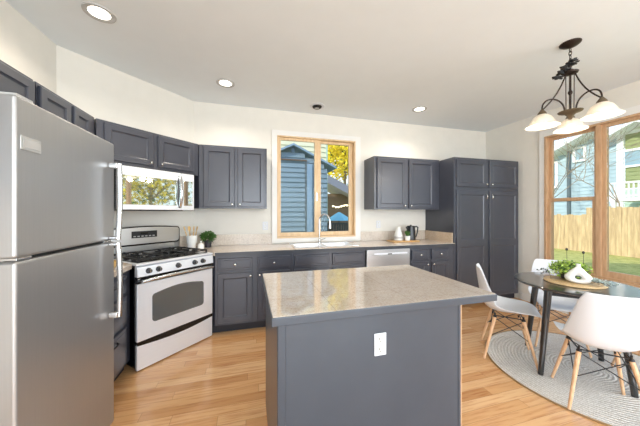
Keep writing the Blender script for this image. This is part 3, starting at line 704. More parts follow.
# right side: tray, carafe, small plant, kettle
tr_ = tag(MB().box(2.03, 2.47, 3.30, 3.52, 0.9147, 0.930, 0.006).build('cutting_board', 'cutting_board'), 'flat wooden board under the kettle and carafe', 'cutting board')
cf = thing('carafe', 'white carafe on the wooden board left of the kettle', 'carafe', (2.185, 3.43, 0.9305))
MB().lathe([(0.040, 0), (0.060, 0.003), (0.062, 0.05), (0.055, 0.10), (0.038, 0.15), (0.030, 0.19), (0.034, 0.205), (0.030, 0.205)], (0, 0, 0), 28).build('jug', 'white_ceramic', cf, ang=60)
MB().lathe([(0.0625, 0.03), (0.064, 0.035), (0.064, 0.055), (0.0622, 0.06)], (0, 0, 0), 28, caps=False).build('band', 'can_grey', cf, ang=60)
p2 = thing('potted_plant', 'tiny spiky plant in white pot between carafe and kettle', 'plant', (2.295, 3.36, 0.9305))
MB().lathe([(0.030, 0), (0.034, 0.002), (0.042, 0.07), (0.038, 0.07), (0.034, 0.058)], (0, 0, 0), 24).build('pot', 'white_ceramic', p2)
mb = MB()
for i in range(70):
    a = random.uniform(0, 2*PI); s = random.uniform(0.3, 1)
    mb.tube([(0.01*math.cos(a), 0.01*math.sin(a), 0.058), (0.028*s*math.cos(a), 0.028*s*math.sin(a), 0.10), (0.05*s*math.cos(a), 0.05*s*math.sin(a), 0.13+0.03*(1-s))], [0.004, 0.004, 0.001], 4)
mb.build('foliage', 'leaf_green', p2, smooth=False)
kt = thing('kettle', 'black electric kettle with loop handle on the wooden board', 'kettle', (2.40, 3.43, 0.9305))
MB().lathe([(0.066, 0), (0.074, 0.004), (0.074, 0.02), (0.070, 0.024)], (0, 0, 0), 32).build('base', 'black_plastic', kt)
MB().lathe([(0.070, 0.0245), (0.070, 0.06), (0.064, 0.13), (0.060, 0.19), (0.058, 0.205)], (0, 0, 0), 32).build('vessel', 'kettle_black', kt, ang=60)
MB().lathe([(0.059, 0.2055), (0.055, 0.214), (0.014, 0.218), (0.012, 0.230), (0.004, 0.232)], (0, 0, 0), 32).build('lid', 'black_plastic', kt)
MB().tube([(0.055, 0, 0.195), (0.10, 0, 0.205), (0.125, 0, 0.19), (0.118, 0, 0.12), (0.095, 0, 0.05), (0.070, 0, 0.035)], [0.009, 0.010, 0.011, 0.010, 0.009, 0.008], 10).build('handle', 'black_plastic', kt, ang=60)
MB().tube([(-0.056, 0, 0.17), (-0.075, 0, 0.19), (-0.085, 0, 0.20)], [0.016, 0.012, 0.007], 10).build('spout', 'kettle_black', kt, ang=60)
# item on the short left worktop
bb = thing('wooden_bowl', 'small light wooden bowl on the short worktop by the range', 'bowl', (-1.04, 2.33, 0.9145))
MB().lathe([(0.03, 0), (0.045, 0.003), (0.062, 0.03), (0.068, 0.06), (0.062, 0.058), (0.045, 0.02), (0.01, 0.014)], (0, 0, 0), 28).build('bowl_body', 'bamboo', bb, ang=60)

# ------------------------------------------------------------------ recessed ceiling lights
GL = 'recessed ceiling lights'
for x, y, lb in ((-1.035, 2.215, 'lit recessed ceiling light above the refrigerator, largest of the ceiling lights'), (-0.245, 3.04, 'lit recessed ceiling light nearest the left end of the back wall'), (2.295, 3.08, 'lit recessed ceiling light above the right wall cabinet')):
    t = thing('recessed_light', lb, 'ceiling light', (x, y, CH-0.0005), 0, GL)
    MB().lathe([(0.098, 0), (0.096, -0.007), (0.084, -0.009), (0.066, -0.002), (0.066, 0.0)], (0, 0, 0), 32).build('trim_ring', 'can_grey', t)
    MB().lathe([(0.065, -0.0025), (0.05, -0.004), (0.01, -0.0045)], (0, 0, 0), 32).build('lens', 'lamp_glow', t)
    light('recessed_lamp', 'SPOT', (0, 0, -0.03), 60, (1.0, 0.89, 0.75), (0, 0, 0), spot=math.radians(150), rad=0.07, parent=t)
t = thing('recessed_light', 'unlit black eyeball recessed light in front of the sink window', 'ceiling light', (0.894, 3.36, CH-0.0005), 0, GL)
MB().lathe([(0.100, 0), (0.097, -0.007), (0.066, -0.009), (0.062, 0.0)], (0, 0, 0), 32).build('trim_ring', 'white_plastic', t)
MB().lathe([(0.064, -0.0095), (0.06, -0.022), (0.04, -0.034), (0.035, -0.030), (0.01, -0.018)], (0, 0, 0), 32).build('eyeball', 'eyeball_black', t)
MB().lathe([(0.032, -0.031), (0.02, -0.034), (0.004, -0.035)], (0.0, 0.004, 0), 20).build('lens', 'can_grey', t)

# ------------------------------------------------------------------ chandelier
ch = thing('chandelier', 'bronze three-arm chandelier with white glass shades over the dining table', 'chandelier', (2.64, 1.54, CH-0.0005), 0)
MB().lathe([(0.072, 0), (0.070, -0.008), (0.055, -0.020), (0.022, -0.034), (0.006, -0.042)], (0, 0, 0), 32).build('canopy', 'bronze', ch)
mb = MB()
for k in range(3):
    zc = -0.055-0.030*k; M = Matrix.Rotation(PI/2*k, 4, 'Z')
    pts = [M @ Vector((0.010*math.cos(a), 0, 0.021*math.sin(a))) + Vector((0, 0, zc)) for a in [2*PI*j/14 for j in range(14)]]
    mb.tube(pts, 0.0032, 6, closed=True)
mb.build('chain', 'bronze', ch)
mb = MB(); mb.cyl((0, 0, -0.13), (0, 0, -0.62), 0.008, 0.008, 12); mb.lathe([(0.006, 0.03), (0.02, 0.01), (0.024, 0), (0.012, -0.03), (0.008, -0.045)], (0, 0, -0.17), 18); mb.lathe([(0.008, 0.02), (0.016, 0.005), (0.016, -0.005), (0.008, -0.02)], (0, 0, -0.42), 14)
for a in (0.4, 2.5, 4.6): mb.cyl((0.03*math.cos(a), 0.03*math.sin(a), -0.26), (0.028*math.cos(a), 0.028*math.sin(a), -0.57), 0.0035, 0.0035, 6)
mb.build('stem', 'bronze', ch)
MB().lathe([(0.012, 0.03), (0.03, 0.015), (0.055, 0.003), (0.05, -0.008), (0.012, -0.02)], (0, 0, -0.25), 20).build('upper_hub', 'bronze', ch)
mb = MB(); random.seed(3)
for k in range(34):
    f_ = random.uniform(0, 1); a = random.uniform(0, 2*PI); r_ = random.uniform(0.0, 0.034)
    c = -Vector((math.cos(YAW), -math.sin(YAW), 0))*(0.115*f_-0.01)+Vector((r_*math.cos(a), r_*math.sin(a), -0.145-0.145*f_+random.uniform(-0.02, 0.02)))
    d = Vector((math.cos(a), math.sin(a), random.uniform(-0.9, 0.5))).normalized()
    M = Matrix.Translation(c) @ d.to_track_quat('X', 'Z').to_matrix().to_4x4() @ Matrix.Diagonal((0.029, 0.018, 0.008, 1))
    q = bmesh.ops.create_icosphere(mb.b, subdivisions=1, radius=1.0); bmesh.ops.transform(mb.b, matrix=M, verts=q['verts'])
mb.build('leaf_cluster', 'black_iron', ch)
MB().lathe([(0.008, 0.02), (0.03, 0.012), (0.082, 0.006), (0.078, 0.0), (0.04, -0.012), (0.02, -0.035), (0.012, -0.06), (0.004, -0.064)], (0, 0, -0.585), 32).build('bobeche', 'aged_bronze', ch)
RA = 0.203
for k, ang in enumerate((30.2, 150.2, 270.2)):
    a = math.radians(ang); d = Vector((math.cos(a), math.sin(a), 0))
    if k == 0: d0 = d
    arm = MB().tube([d*0.035+Vector((0, 0, -0.575))]+bez(d*0.04+Vector((0, 0, -0.57)), d*0.045+Vector((0, 0, -0.44)), d*(RA+0.01)+Vector((0, 0, -0.42)), d*RA+Vector((0, 0, -0.55)), 16), 0.0062, 8).build('arm', 'bronze', ch, ang=60)
    MB().tube(bez(d*0.03+Vector((0, 0, -0.255)), d*0.06+Vector((0, 0, -0.36)), d*0.11+Vector((0, 0, -0.46)), d*(RA-0.005)+Vector((0, 0, -0.545)), 16), 0.0055, 8).build('scroll_rod', 'bronze', arm, ang=60)
    c = d*RA
    MB().lathe([(0.010, -0.545), (0.014, -0.552), (0.030, -0.575), (0.034, -0.592), (0.030, -0.596)], tuple(c), 20).build('socket_cap', 'aged_bronze', arm)
    sh = MB().lathe([(0.030, -0.588), (0.042, -0.596), (0.064, -0.614), (0.079, -0.640), (0.092, -0.668), (0.119, -0.690), (0.116, -0.692), (0.088, -0.671), (0.075, -0.643), (0.060, -0.618), (0.040, -0.600), (0.028, -0.592)], tuple(c), 36, caps=False).build('glass_shade', 'shade_glass', ch, ang=70)
    bl = MB().ball(c+Vector((0, 0, -0.665)), 0.03, (1, 1, 1.15)).build('bulb', 'bulb_glow', sh, ang=80)
    light('chandelier_lamp', 'POINT', c+Vector((0, 0, -0.725)), 6, (1.0, 0.88, 0.72), rad=0.035, parent=ch)

# ------------------------------------------------------------------ dining area
rug = thing('area_rug', 'round pale braided jute rug under the dining table', 'rug', (2.79, 1.505, 0.0006))
MB().lathe([(0.725, 0), (0.728, 0.006), (0.722, 0.010)], (0, 0, 0), 96).build('woven_field', 'rug_jute', rug)
MB().tube([(0.734*math.cos(2*PI*k/96), 0.734*math.sin(2*PI*k/96), 0.0062) for k in range(96)], 0.0058, 8, closed=True).build('border', 'rug_border', rug)
RZ = 0.0108
TC = (2.70, 1.56)
tb = thing('dining_table', 'small round black dining table with four round legs', 'table', (TC[0], TC[1], RZ+0.003))
MB().lathe([(0.385, 0.706), (0.402, 0.716), (0.404, 0.722), (0.400, 0.730)], (0, 0, 0), 72).build('tabletop', 'table_black', tb)
mb = MB(); q = 0.245
for a in range(4):
    M = Matrix.Rotation(a*PI/2+PI/4, 4, 'Z')
    mb2 = bmesh.ops.create_cube(mb.b, size=1.0)
    bmesh.ops.transform(mb.b, matrix=M @ Matrix.Translation((0.20, 0, 0.676)) @ Matrix.Diagonal((0.02, 0.40, 0.058, 1)), verts=mb2['verts'])
mb.build('apron', 'table_black', tb, smooth=False)
for dx, dy in ((1, 0), (-1, 0), (0, 1), (0, -1)):
    MB().cyl((dx*0.375, dy*0.375, 0.0), (dx*0.285, dy*0.285, 0.7055), 0.019, 0.027, 20).build('leg', 'table_black', tb)

def shell_mesh():
    NT, NU = 22, 16
    # centre line (x forward, z up) from the front lip to the top of the back
    K = [(0.235, 0.405), (0.222, 0.428), (0.16, 0.440), (0.06, 0.430), (-0.05, 0.418), (-0.13, 0.424), (-0.185, 0.455), (-0.215, 0.52), (-0.232, 0.60), (-0.244, 0.68), (-0.254, 0.76), (-0.258, 0.815)]
    Wd = [0.165, 0.195, 0.222, 0.234, 0.236, 0.234, 0.230, 0.224, 0.206, 0.188, 0.168, 0.138]
    Lf = [0.005, 0.010, 0.022, 0.040, 0.062, 0.080, 0.092, 0.092, 0.080, 0.064, 0.046, 0.022]
    def samp(A, t):
        f = t*(len(A)-1); i = min(int(f), len(A)-2); u = f-i
        g = lambda j: A[max(0, min(len(A)-1, j))]
        p0, p1, p2, p3 = g(i-1), g(i), g(i+1), g(i+2)
        c = lambda a, b, d, e: 0.5*((2*b)+(-a+d)*u+(2*a-5*b+4*d-e)*u*u+(-a+3*b-3*d+e)*u**3)
        if isinstance(p0, tuple): return tuple(c(p0[k], p1[k], p2[k], p3[k]) for k in range(2))
        return c(p0, p1, p2, p3)
    mb = MB(); rows = []
    for i in range(NT+1):
        t = i/NT; x, z = samp(K, t); w_ = samp(Wd, t); lf = samp(Lf, t)
        xa, za = samp(K, max(0, t-0.02)); xb, zb = samp(K, min(1, t+0.02))
        tx, tz = xb-xa, zb-za; l = math.hypot(tx, tz); nx, nz = tz/l, -tx/l
        row = []
        for j in range(NU+1):
            u = -1+2*j/NU; e = abs(u)**2.6
            row.append(mb.b.verts.new((x+nx*lf*e, 0.94*w_*u*(1-0.04*e), z+nz*lf*e)))
        rows.append(row)
    for a, b in zip(rows, rows[1:]):
        for j in range(NU): mb.b.faces.new((a[j], a[j+1], b[j+1], b[j]))
    return mb
def make_chair():
    t = thing('dining_chair', 'x', 'chair', (0, 0, RZ))
    o = shell_mesh().build('seat_shell', 'chair_shell', t, ang=180)
    md = o.modifiers.new('thickness', 'SOLIDIFY'); md.thickness = 0.008; md.offset = 0
    md = o.modifiers.new('smooth', 'SUBSURF'); md.levels = 1; md.render_levels = 1
    F = {}
    for sx_ in (1, -1):
        for sy in (1, -1):
            foot = Vector((0.195*sx_ - 0.01, 0.20*sy, 0.0)); top = Vector((0.105*sx_-0.01, 0.125*sy, 0.375))
            F[(sx_, sy)] = (foot, top)
            MB().cyl(foot, top, 0.0095, 0.0145, 16).build('leg', 'chair_beech', t)
    mb = MB()
    for k, (foot, top) in F.items():
        mb.cyl(top+Vector((0, 0, -0.055)), top+Vector((0, 0, 0.035)), 0.0065, 0.0065, 8)
        mb.ball(top, 0.016, n=10)
    q = lambda k, t_: F[k][0].lerp(F[k][1], t_)
    pr = [((1, 1), (1, -1)), ((1, -1), (-1, -1)), ((-1, -1), (-1, 1)), ((-1, 1), (1, 1))]
    for a, b in pr:
        mb.cyl(q(a, 0.55), F[b][1]+Vector((0, 0, -0.01)), 0.0035, 0.0035, 6); mb.cyl(q(b, 0.55), F[a][1]+Vector((0, 0, -0.01)), 0.0035, 0.0035, 6)
        mb.cyl(F[a][1]+Vector((0, 0, 0.01)), F[b][1]+Vector((0, 0, 0.01)), 0.005, 0.005, 6)
    mb.build('wire_brace', 'black_iron', t, ang=50)
    return t
chair = make_chair()
CH_ = [((2.365, 1.865), -PI/4, 'white molded chair beside the island on the table\'s left side, seen side-on'),
       ((2.385, 1.235), PI/4, 'white molded chair in the foreground with its back to the camera'),
       ((3.03, 1.885), -3*PI/4, 'white molded chair behind the table, nearest the window and pantry'),
       ((3.05, 1.21), 3*PI/4, 'white molded chair at the right photo edge, mostly hidden')]
for i, ((x, y), rz, lb) in enumerate(CH_):
    c = chair if i == 0 else copy_tree(chair)
    c.location = (x, y, RZ+0.0035); c.rotation_euler = (0, 0, rz); c['label'] = lb; c['group'] = 'white molded chairs around the dining table'

# centrepiece
TT = RZ+0.7335
ty = thing('woven_tray', 'round woven wicker placemat in the middle of the dining table', 'tray', (2.70, 1.55, TT))
MB().lathe([(0.194, 0.0), (0.200, 0.006), (0.194, 0.012), (0.05, 0.010)], (0, 0, 0), 48).build('mat', 'tray_wicker', ty)
mb = MB()
for k in range(5): mb.tube([((0.05+0.034*k)*math.cos(2*PI*j/48), (0.05+0.034*k)*math.sin(2*PI*j/48), 0.0125) for j in range(48)], 0.004, 6, closed=True)
mb.build('braid', 'tray_wicker', ty)
# ring vase facing the camera
vang = math.atan2(1.50, 2.66)-PI/2
vs = thing('ring_vase', 'white ceramic vase with a round hole through its wide body', 'vase', (2.64, 1.485, TT+0.0175), vang)
mb = MB(); NA, NR = 48, 14
def vase_out(a):   # outer outline in xz about hole centre
    x, z = math.cos(a), math.sin(a)
    R = 0.115 if z < 0 else 0.115
    # flattened drop shape: wide and low, pointed at the top
    sx_, sz = 0.085, 0.048
    px_, pz = sx_*abs(x)**0.8*(1 if x > 0 else -1), sz*z
    if z > 0: k = max(0, z)**3.0; pz += 0.042*k; px_ *= (1-0.45*z**2)
    return px_, pz
rings = []
for i in range(NA):
    a = 2*PI*i/NA; ox, oz = vase_out(a); hx, hz = 0.020*math.cos(a), 0.015*math.sin(a)
    cx, cz = (ox+hx)/2, (oz+hz)/2; rad = math.hypot(ox-hx, oz-hz)/2; ux, uz = (ox-hx), (oz-hz); l = math.hypot(ux, uz); ux /= l; uz /= l
    rings.append([mb.b.verts.new((cx+ux*rad*math.cos(2*PI*j/NR), 0.030*math.sin(2*PI*j/NR), cz+uz*rad*math.cos(2*PI*j/NR)+0.049)) for j in range(NR)])
for i in range(NA):
    a, b = rings[i], rings[(i+1) % NA]
    for j in range(NR): mb.b.faces.new((a[j], a[(j+1) % NR], b[(j+1) % NR], b[j]))
mb.build('vase_body', 'white_ceramic', vs, ang=80)
MB().lathe([(0.022, 0.122), (0.016, 0.136), (0.013, 0.150), (0.016, 0.160), (0.013, 0.160), (0.010, 0.150), (0.012, 0.136)], (0, 0, 0), 24, caps=False).build('neck', 'white_ceramic', vs, ang=70)
random.seed(11)
gp = thing('leafy_greenery', 'bushy bright green foliage behind the white ring vase', 'plant', (2.745, 1.615, TT+0.018))
MB().lathe([(0.045, 0), (0.05, 0.002), (0.06, 0.05), (0.055, 0.05), (0.05, 0.04)], (0, 0, 0), 20).build('pot', 'pot_dark', gp)
for mt, n, ex in (('leaf_bright', 520, 1.0), ('leaf_green', 420, 0.88), ('leaf_dark', 130, 0.8)):
    mb = MB()
    for i in range(n):
        d = Vector((random.gauss(0, 1), random.gauss(0, 1), random.gauss(0.3, 0.8))).normalized(); r = random.uniform(0.45, 1.0)*ex
        c = Vector((d.x*0.175*r, d.y*0.15*r, 0.075+d.z*0.085*r)); leaf_quad(mb, c, random.uniform(0.015, 0.032))
    mb.build('leaves', mt, gp, smooth=False)
ep = thing('eucalyptus_sprigs', 'pale grey-green eucalyptus sprigs spilling over the tray\'s right side', 'plant', (2.69, 1.40, TT+0.020))
mb = MB(); lf = MB()
rd = Vector((math.cos(YAW), -math.sin(YAW), 0))
for s in range(16):
    a = -YAW+random.uniform(-1.3, 1.3); ln = random.uniform(0.06, 0.13); p0 = Vector((-0.02, 0.0, 0.02)); p3 = p0+Vector((math.cos(a)*ln, math.sin(a)*ln, random.uniform(-0.015, 0.01)))
    P = bez(p0, p0+Vector((0, 0, 0.02)), p0.lerp(p3, 0.6)+Vector((0, 0, 0.015)), p3, 9); mb.tube(P, 0.0013, 4)
    for q in P[2:]:
        for _ in range(4): leaf_quad(lf, q+Vector((random.uniform(-.012, .012), random.uniform(-.012, .012), random.uniform(-.002, .014))), random.uniform(0.010, 0.017))
mb.build('stem', 'stem_dark', ep); lf.build('leaves', 'leaf_grey', ep, smooth=False)
ds = thing('dark_sprig', 'thin dark leafy sprig hanging off the left of the greenery', 'plant', (2.60, 1.66, TT+0.014))
mb = MB(); lf = MB()
for s in range(2):
    p3 = -rd*(0.08+0.03*s)+Vector((0, 0, 0.045+0.03*s)); P = bez((0, 0, 0), (0, 0, 0.06), p3*0.6+Vector((0, 0, 0.06)), p3, 10); mb.tube(P, 0.0014, 4)
    for q in P[4:]:
        for _ in range(2): leaf_quad(lf, q, random.uniform(0.014, 0.022))
mb.build('stem', 'stem_dark', ds); lf.build('leaves', 'leaf_dark', ds, smooth=False)
for (x, y, h, lb) in ((2.83, 1.555, 0.235, 'thin dark dried pod stem at the right of the greenery'), (2.80, 1.66, 0.25, 'thin dark dried pod stem rising from the middle of the greenery')):
    t = thing('dried_pod_stem', lb, 'dried flower', (x, y, TT+0.012), 0, 'dried pod stems in the centrepiece')
    MB().tube([(0, 0, 0), (0.003, 0, h*0.5), (0, 0, h)], 0.0018, 5).build('stem', 'stem_dark', t)
    MB().ball((0, 0, h+0.008), 0.010, (1, 1, 1.3), 10).build('pod', 'stem_dark', t)

# ------------------------------------------------------------------ outdoors
st(MB().box(-14, 30, -16, 30, -0.35, -0.25).build('ground', 'lawn', smooth=False))
def lap_wall(mb, axis, a0, a1, z0, z1, c, face, lap=0.13, clip=None):
    """horizontal lap siding; axis along which it runs, c position, face = -1 if it faces -axis_perp; clip(z)->(a0,a1)"""
    z = z0
    while z < z1-1e-3:
        zz = min(z+lap, z1); A0, A1 = (clip(zz) if clip else (a0, a1))
        if A1-A0 > 0.02:
            t0, t1 = c+face*0.028, c+face*0.004
            for (p, q) in (((A0, A1)),) if False else ((A0, A1),):
                if axis == 'x': V = [(p, t0, z), (q, t0, z), (q, t1, zz), (p, t1, zz), (p, c-face*0.1, z), (q, c-face*0.1, z), (q, c-face*0.1, zz), (p, c-face*0.1, zz)]
                else: V = [(t0, p, z), (t0, q, z), (t1, q, zz), (t1, p, zz), (c-face*0.1, p, z), (c-face*0.1, q, z), (c-face*0.1, q, zz), (c-face*0.1, p, zz)]
                v = [mb.b.verts.new(k) for k in V]
                for f in ((0, 1, 2, 3), (4, 5, 6, 7), (0, 1, 5, 4), (3, 2, 6, 7), (0, 3, 7, 4), (1, 2, 6, 5)): mb.b.faces.new([v[i] for i in f])
        z = zz
# blue garage seen through the sink window
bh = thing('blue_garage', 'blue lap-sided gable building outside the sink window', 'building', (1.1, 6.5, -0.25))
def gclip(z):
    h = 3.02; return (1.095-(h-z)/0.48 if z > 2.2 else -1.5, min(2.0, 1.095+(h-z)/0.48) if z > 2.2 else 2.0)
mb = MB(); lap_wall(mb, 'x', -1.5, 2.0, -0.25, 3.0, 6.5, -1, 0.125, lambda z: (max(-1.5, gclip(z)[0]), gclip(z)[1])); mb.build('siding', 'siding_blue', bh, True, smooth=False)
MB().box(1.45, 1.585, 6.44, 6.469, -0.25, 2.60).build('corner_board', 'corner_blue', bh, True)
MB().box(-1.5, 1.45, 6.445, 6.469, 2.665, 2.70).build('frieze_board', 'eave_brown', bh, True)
MB().box(1.40, 1.45, 6.45, 6.469, -0.25, 2.66).build('shadow_strip', 'downspout', bh, True)  # thin dark strip painted in for the shadow line beside the corner board
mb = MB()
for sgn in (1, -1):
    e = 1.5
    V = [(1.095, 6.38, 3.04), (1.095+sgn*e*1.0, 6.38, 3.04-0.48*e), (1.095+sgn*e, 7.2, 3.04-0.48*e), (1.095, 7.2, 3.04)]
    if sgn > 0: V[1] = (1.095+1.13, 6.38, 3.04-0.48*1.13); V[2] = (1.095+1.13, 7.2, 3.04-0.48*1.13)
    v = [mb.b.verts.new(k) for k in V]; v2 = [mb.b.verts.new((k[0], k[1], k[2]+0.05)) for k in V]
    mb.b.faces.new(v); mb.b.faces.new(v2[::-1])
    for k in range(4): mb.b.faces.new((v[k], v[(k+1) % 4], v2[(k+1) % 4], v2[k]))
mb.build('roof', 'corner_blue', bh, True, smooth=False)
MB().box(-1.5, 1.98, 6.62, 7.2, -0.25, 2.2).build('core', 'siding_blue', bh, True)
cm = thing('cream_house', 'cream lap-sided house wall rising behind the blue garage', 'building', (1, 7.6, -0.25))
mb = MB(); lap_wall(mb, 'x', -3.0, 2.34, -0.25, 6.0, 7.6, -1, 0.15); mb.build('siding', 'siding_cream', cm, True, smooth=False)
MB().box(2.30, 2.345, 7.55, 7.58, -0.25, 6.0).build('corner_board', 'siding_mint', cm, True)
# low patio house behind the yellow tree
ph = thing('patio_house', 'low brown patio building with pale sloping roof behind the umbrella', 'building', (4.5, 10.5, -0.25))
MB().box(3.0, 7.0, 10.4, 10.6, -0.25, 2.15).build('wall', 'patio_wall_brown', ph, True)
mb = MB(); V = [(2.7, 9.8, 3.02), (6.4, 9.8, 1.25), (6.4, 11.4, 1.25), (2.7, 11.4, 3.02)]
v = [mb.b.verts.new(k) for k in V]; v2 = [mb.b.verts.new((k[0], k[1], k[2]-0.32)) for k in V]
mb.b.faces.new(v); mb.b.faces.new(v2[::-1])
for k in range(4): mb.b.faces.new((v[k], v[(k+1) % 4], v2[(k+1) % 4], v2[k]))
mb.build('roof', 'roof_shingle', ph, True, smooth=False)
mb = MB(); mb.tube([(3.3+0.12*k, 9.9, 1.62-0.04*math.sin(k)) for k in range(12)], 0.01, 5)
for k in range(12): mb.ball((3.3+0.12*k, 9.9, 1.60-0.04*math.sin(k)), 0.032, n=8)
tag(mb.build('string_lights', 'porch_light'), 'lit string lights hanging under the pale roof outside', 'string lights')
pu = thing('patio_umbrella', 'light blue patio umbrella seen through the sink window', 'umbrella', (2.88, 8.0, -0.25))
MB().lathe([(0.44, 1.34), (0.30, 1.45), (0.12, 1.56), (0.01, 1.62)], (0, 0, 0), 8, caps=False).build('canopy', 'umbrella_blue', pu, smooth=False)
MB().cyl((0, 0, 0), (0, 0, 1.62), 0.02).build('pole', 'railing_dark', pu)
rl = thing('patio_railing', 'dark slatted railing low outside the sink window', 'railing', (3.0, 7.4, -0.25))
mb = MB()
for k in range(24): mb.box(2.1+k*0.08, 2.155+k*0.08, 7.39, 7.41, 0.0, 0.98)
mb.box(2.08, 4.05, 7.37, 7.43, 0.98, 1.04); mb.build('slats', 'railing_dark', rl, True, smooth=False)
def foliage_tree(name, label, loc, h, R, mats, n, leaf, trunk_r=0.12, group=None, cz=None, sq=(1, 1, 0.85)):
    t = thing(name, label, 'tree', loc, 0, group); cz = cz or h-R*0.8
    mb = MB(); mb.tube([(0, 0, 0), (0.05, 0.02, cz*0.5), (0, 0, cz)], [trunk_r, trunk_r*0.7, trunk_r*0.4], 10)
    for k in range(7):
        a = 2*PI*k/7; mb.tube([(0, 0, cz*0.7), (math.cos(a)*R*0.4, math.sin(a)*R*0.4, cz), (math.cos(a)*R*0.75, math.sin(a)*R*0.75, cz+R*0.4*random.uniform(-0.3, 1))], [trunk_r*0.4, trunk_r*0.25, 0.01], 6)
    mb.build('trunk', 'bark', t)
    for mt, fr__ in mats:
        mb = MB()
        blobs = [Vector((random.uniform(-1, 1), random.uniform(-1, 1), random.uniform(-1, 1))) for _ in range(16)]
        for i in range(int(n*fr__)):
            b = random.choice(blobs); d = Vector((random.gauss(0, 1), random.gauss(0, 1), random.gauss(0, 1))).normalized()*random.uniform(0.6, 1)*0.42
            p = b*0.62+d; leaf_quad(mb, (p.x*R*sq[0], p.y*R*sq[1], cz+p.z*R*sq[2]), random.uniform(0.6, 1.3)*leaf)
        mb.build('foliage', mt, t, smooth=False)
    return t
random.seed(5)
foliage_tree('yellow_tree', 'bright yellow autumn tree outside the sink window', (5.6, 14.6, -0.25), 9.4, 3.2, (('leaf_yellow', 0.62), ('leaf_gold', 0.28), ('leaf_green', 0.1)), 13000, 0.19, cz=5.9)
foliage_tree('yellow_tree', 'golden tree in the side yard mirrored in the microwave door', (10.8, -0.9, -0.25), 6, 2.3, (('leaf_gold', 0.4), ('leaf_green', 0.35), ('leaf_yellow', 0.25)), 3600, 0.16, cz=3.1)
foliage_tree('green_tree', 'blue-green tree in the side yard mirrored in the microwave door', (10.6, -6.0, -0.25), 6, 2.0, (('leaf_green', 0.5), ('leaf_grey', 0.5)), 2600, 0.16, cz=2.6)
# side yard
fn = thing('board_fence', 'weathered cedar board fence across the side yard', 'fence', (13.2, 6, -0.25))
mb = MB(); random.seed(2)
y = -9.0
while y < 20:
    top = 1.26+0.03*random.uniform(-1, 1)+(0.30 if y < 7.15 else 0.0)
    mb.box(13.2, 13.225, y, y+0.14, -0.25, top); y += 0.147
mb.build('boards', 'fence_wood', fn, True, smooth=False)
mb = MB()
for z in (0.1, 0.95): mb.box(13.226, 13.27, -9, 20, z, z+0.09)
mb.build('rails', 'fence_wood', fn, True, smooth=False)
hb = thing('pale_blue_house', 'pale blue neighboring house with white deck beyond the fence', 'building', (18.0, 9.5, -0.25))
mb = MB(); lap_wall(mb, 'y', 8.52, 17.3, -0.25, 5.7, 18.0, -1, 0.2, lambda z: (8.52, 17.3 if z < 4.3 else 12.2-(z-4.3)*2.385)); mb.build('siding', 'siding_pale_blue', hb, True, smooth=False)
mb = MB(); lap_wall(mb, 'y', 1.4, 8.24, 4.45, 5.2, 18.02, -1, 0.2); mb.build('upper_siding', 'siding_olive', hb, True, smooth=False)
mb = MB(); lap_wall(mb, 'y', 1.4, 8.24, 2.55, 3.56, 18.02, -1, 0.2); mb.build('middle_siding', 'siding_olive', hb, True, smooth=False)
mb = MB(); lap_wall(mb, 'y', 1.4, 8.28, -0.25, 2.5, 18.05, -1, 0.2); mb.build('lower_siding', 'siding_mint', hb, True, smooth=False)
MB().box(17.93, 18.02, 8.28, 8.52, -0.25, 5.25).build('corner_board', 'trim_outdoor', hb, True)
MB().box(17.8, 17.93, 10.42, 10.55, -0.25, 4.9).build('downspout', 'downspout', hb, True)
for z0_, z1_ in ((3.56, 3.66), (4.34, 4.45), (5.2, 5.36)): MB().box(17.94, 18.02, 1.4, 8.28, z0_, z1_).build('trim_board', 'trim_outdoor', hb, True)
MB().box(17.98, 18.02, 2.8, 8.24, 3.66, 4.34).build('window_band', 'house_window', hb, True)
for (y0, y1, z0, z1) in ((9.85, 10.22, 4.32, 4.93), (11.2, 12.3, 2.94, 4.33)):
    f = MB(); ring_frame(f, 'y', y0-0.12, y1+0.12, z0-0.12, z1+0.12, y0, y1, z0, z1, 17.9, 17.96); f = f.build('window', 'trim_outdoor', hb, True)
    MB().box(17.945, 17.965, y0, y1, z0, z1).build('pane', 'house_window', f, True)
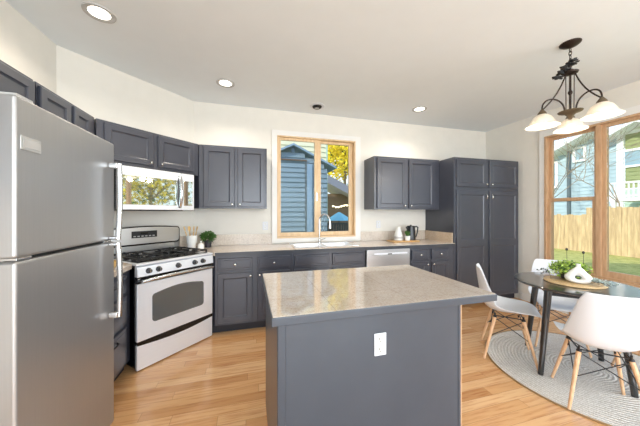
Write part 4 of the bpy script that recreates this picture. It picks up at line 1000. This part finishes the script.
for (ya, za, yb, zb) in ((12.3, 4.2, 9.1, 5.55), (9.1, 5.55, 8.6, 5.3), (8.72, 4.92, 7.58, 5.44), (7.58, 5.44, 6.0, 4.75)):
    mb = MB(); V = [(17.2, ya, za+0.12), (17.2, yb, zb+0.12), (22, yb, zb+0.12), (22, ya, za+0.12)]
    v = [mb.b.verts.new(k) for k in V]; v2 = [mb.b.verts.new((k[0], k[1], k[2]+0.16)) for k in V]
    mb.b.faces.new(v); mb.b.faces.new(v2[::-1])
    for k in range(4): mb.b.faces.new((v[k], v[(k+1) % 4], v2[(k+1) % 4], v2[k]))
    mb.build('roof', 'trim_outdoor', hb, True, smooth=False)
MB().box(16.1, 17.9, 1.4, 7.9, 1.86, 2.0).build('deck', 'trim_outdoor', hb, True)
mb = MB(); mb.box(16.1, 16.17, 1.4, 7.9, 2.64, 2.72); mb.box(16.1, 16.17, 1.4, 7.9, 2.06, 2.12)
k = 1.4
while k < 7.88: mb.box(16.115, 16.155, k, k+0.045, 2.0, 2.66); k += 0.15
mb.build('deck_railing', 'trim_outdoor', hb, True, smooth=False)
for y in (1.7, 4.8, 7.7): MB().box(16.1, 16.25, y, y+0.15, -0.25, 1.86).build('deck_post', 'trim_outdoor', hb, True)
def branchy(name, label, loc, h, seed, spread=0.55, depth=5, group=None):
    random.seed(seed); t = thing(name, label, 'tree', loc, 0, group); mb = MB()
    def grow(p, d, l, r, k):
        q = p+d*l; mid = p.lerp(q, 0.5)+Vector((random.uniform(-1, 1), random.uniform(-1, 1), 0))*l*0.06
        mb.tube([p, mid, q], [r, r*0.85, r*0.7], 5 if k < 4 else 7)
        if k == 0: return
        for _ in range(3 if k > 1 else 2):
            nd = (d+Vector((random.uniform(-1, 1), random.uniform(-1, 1), random.uniform(-0.5, 0.7)))*spread*1.3).normalized(); grow(q, nd, l*random.uniform(0.6, 0.85), r*0.62, k-1)
    grow(Vector((0, 0, 0)), Vector((0.05, 0, 1)), h*0.3, 0.032, depth)
    mb.build('branches', 'bark', t); return t
branchy('bare_tree', 'leafless branching tree in front of the pale blue house', (14.8, 9.6, -0.25), 7.2, 4, group='bare trees beyond the fence')
branchy('bare_tree', 'leafless branching tree near the white deck beyond the fence', (14.6, 6.9, -0.25), 6.6, 9, group='bare trees beyond the fence')
random.seed(21)
foliage_tree('shrub', 'dark shrub growing under the white deck', (15.2, 5.6, -0.25), 2.2, 0.9, (('leaf_dark', 1.0),), 900, 0.08, 0.04, cz=1.5)
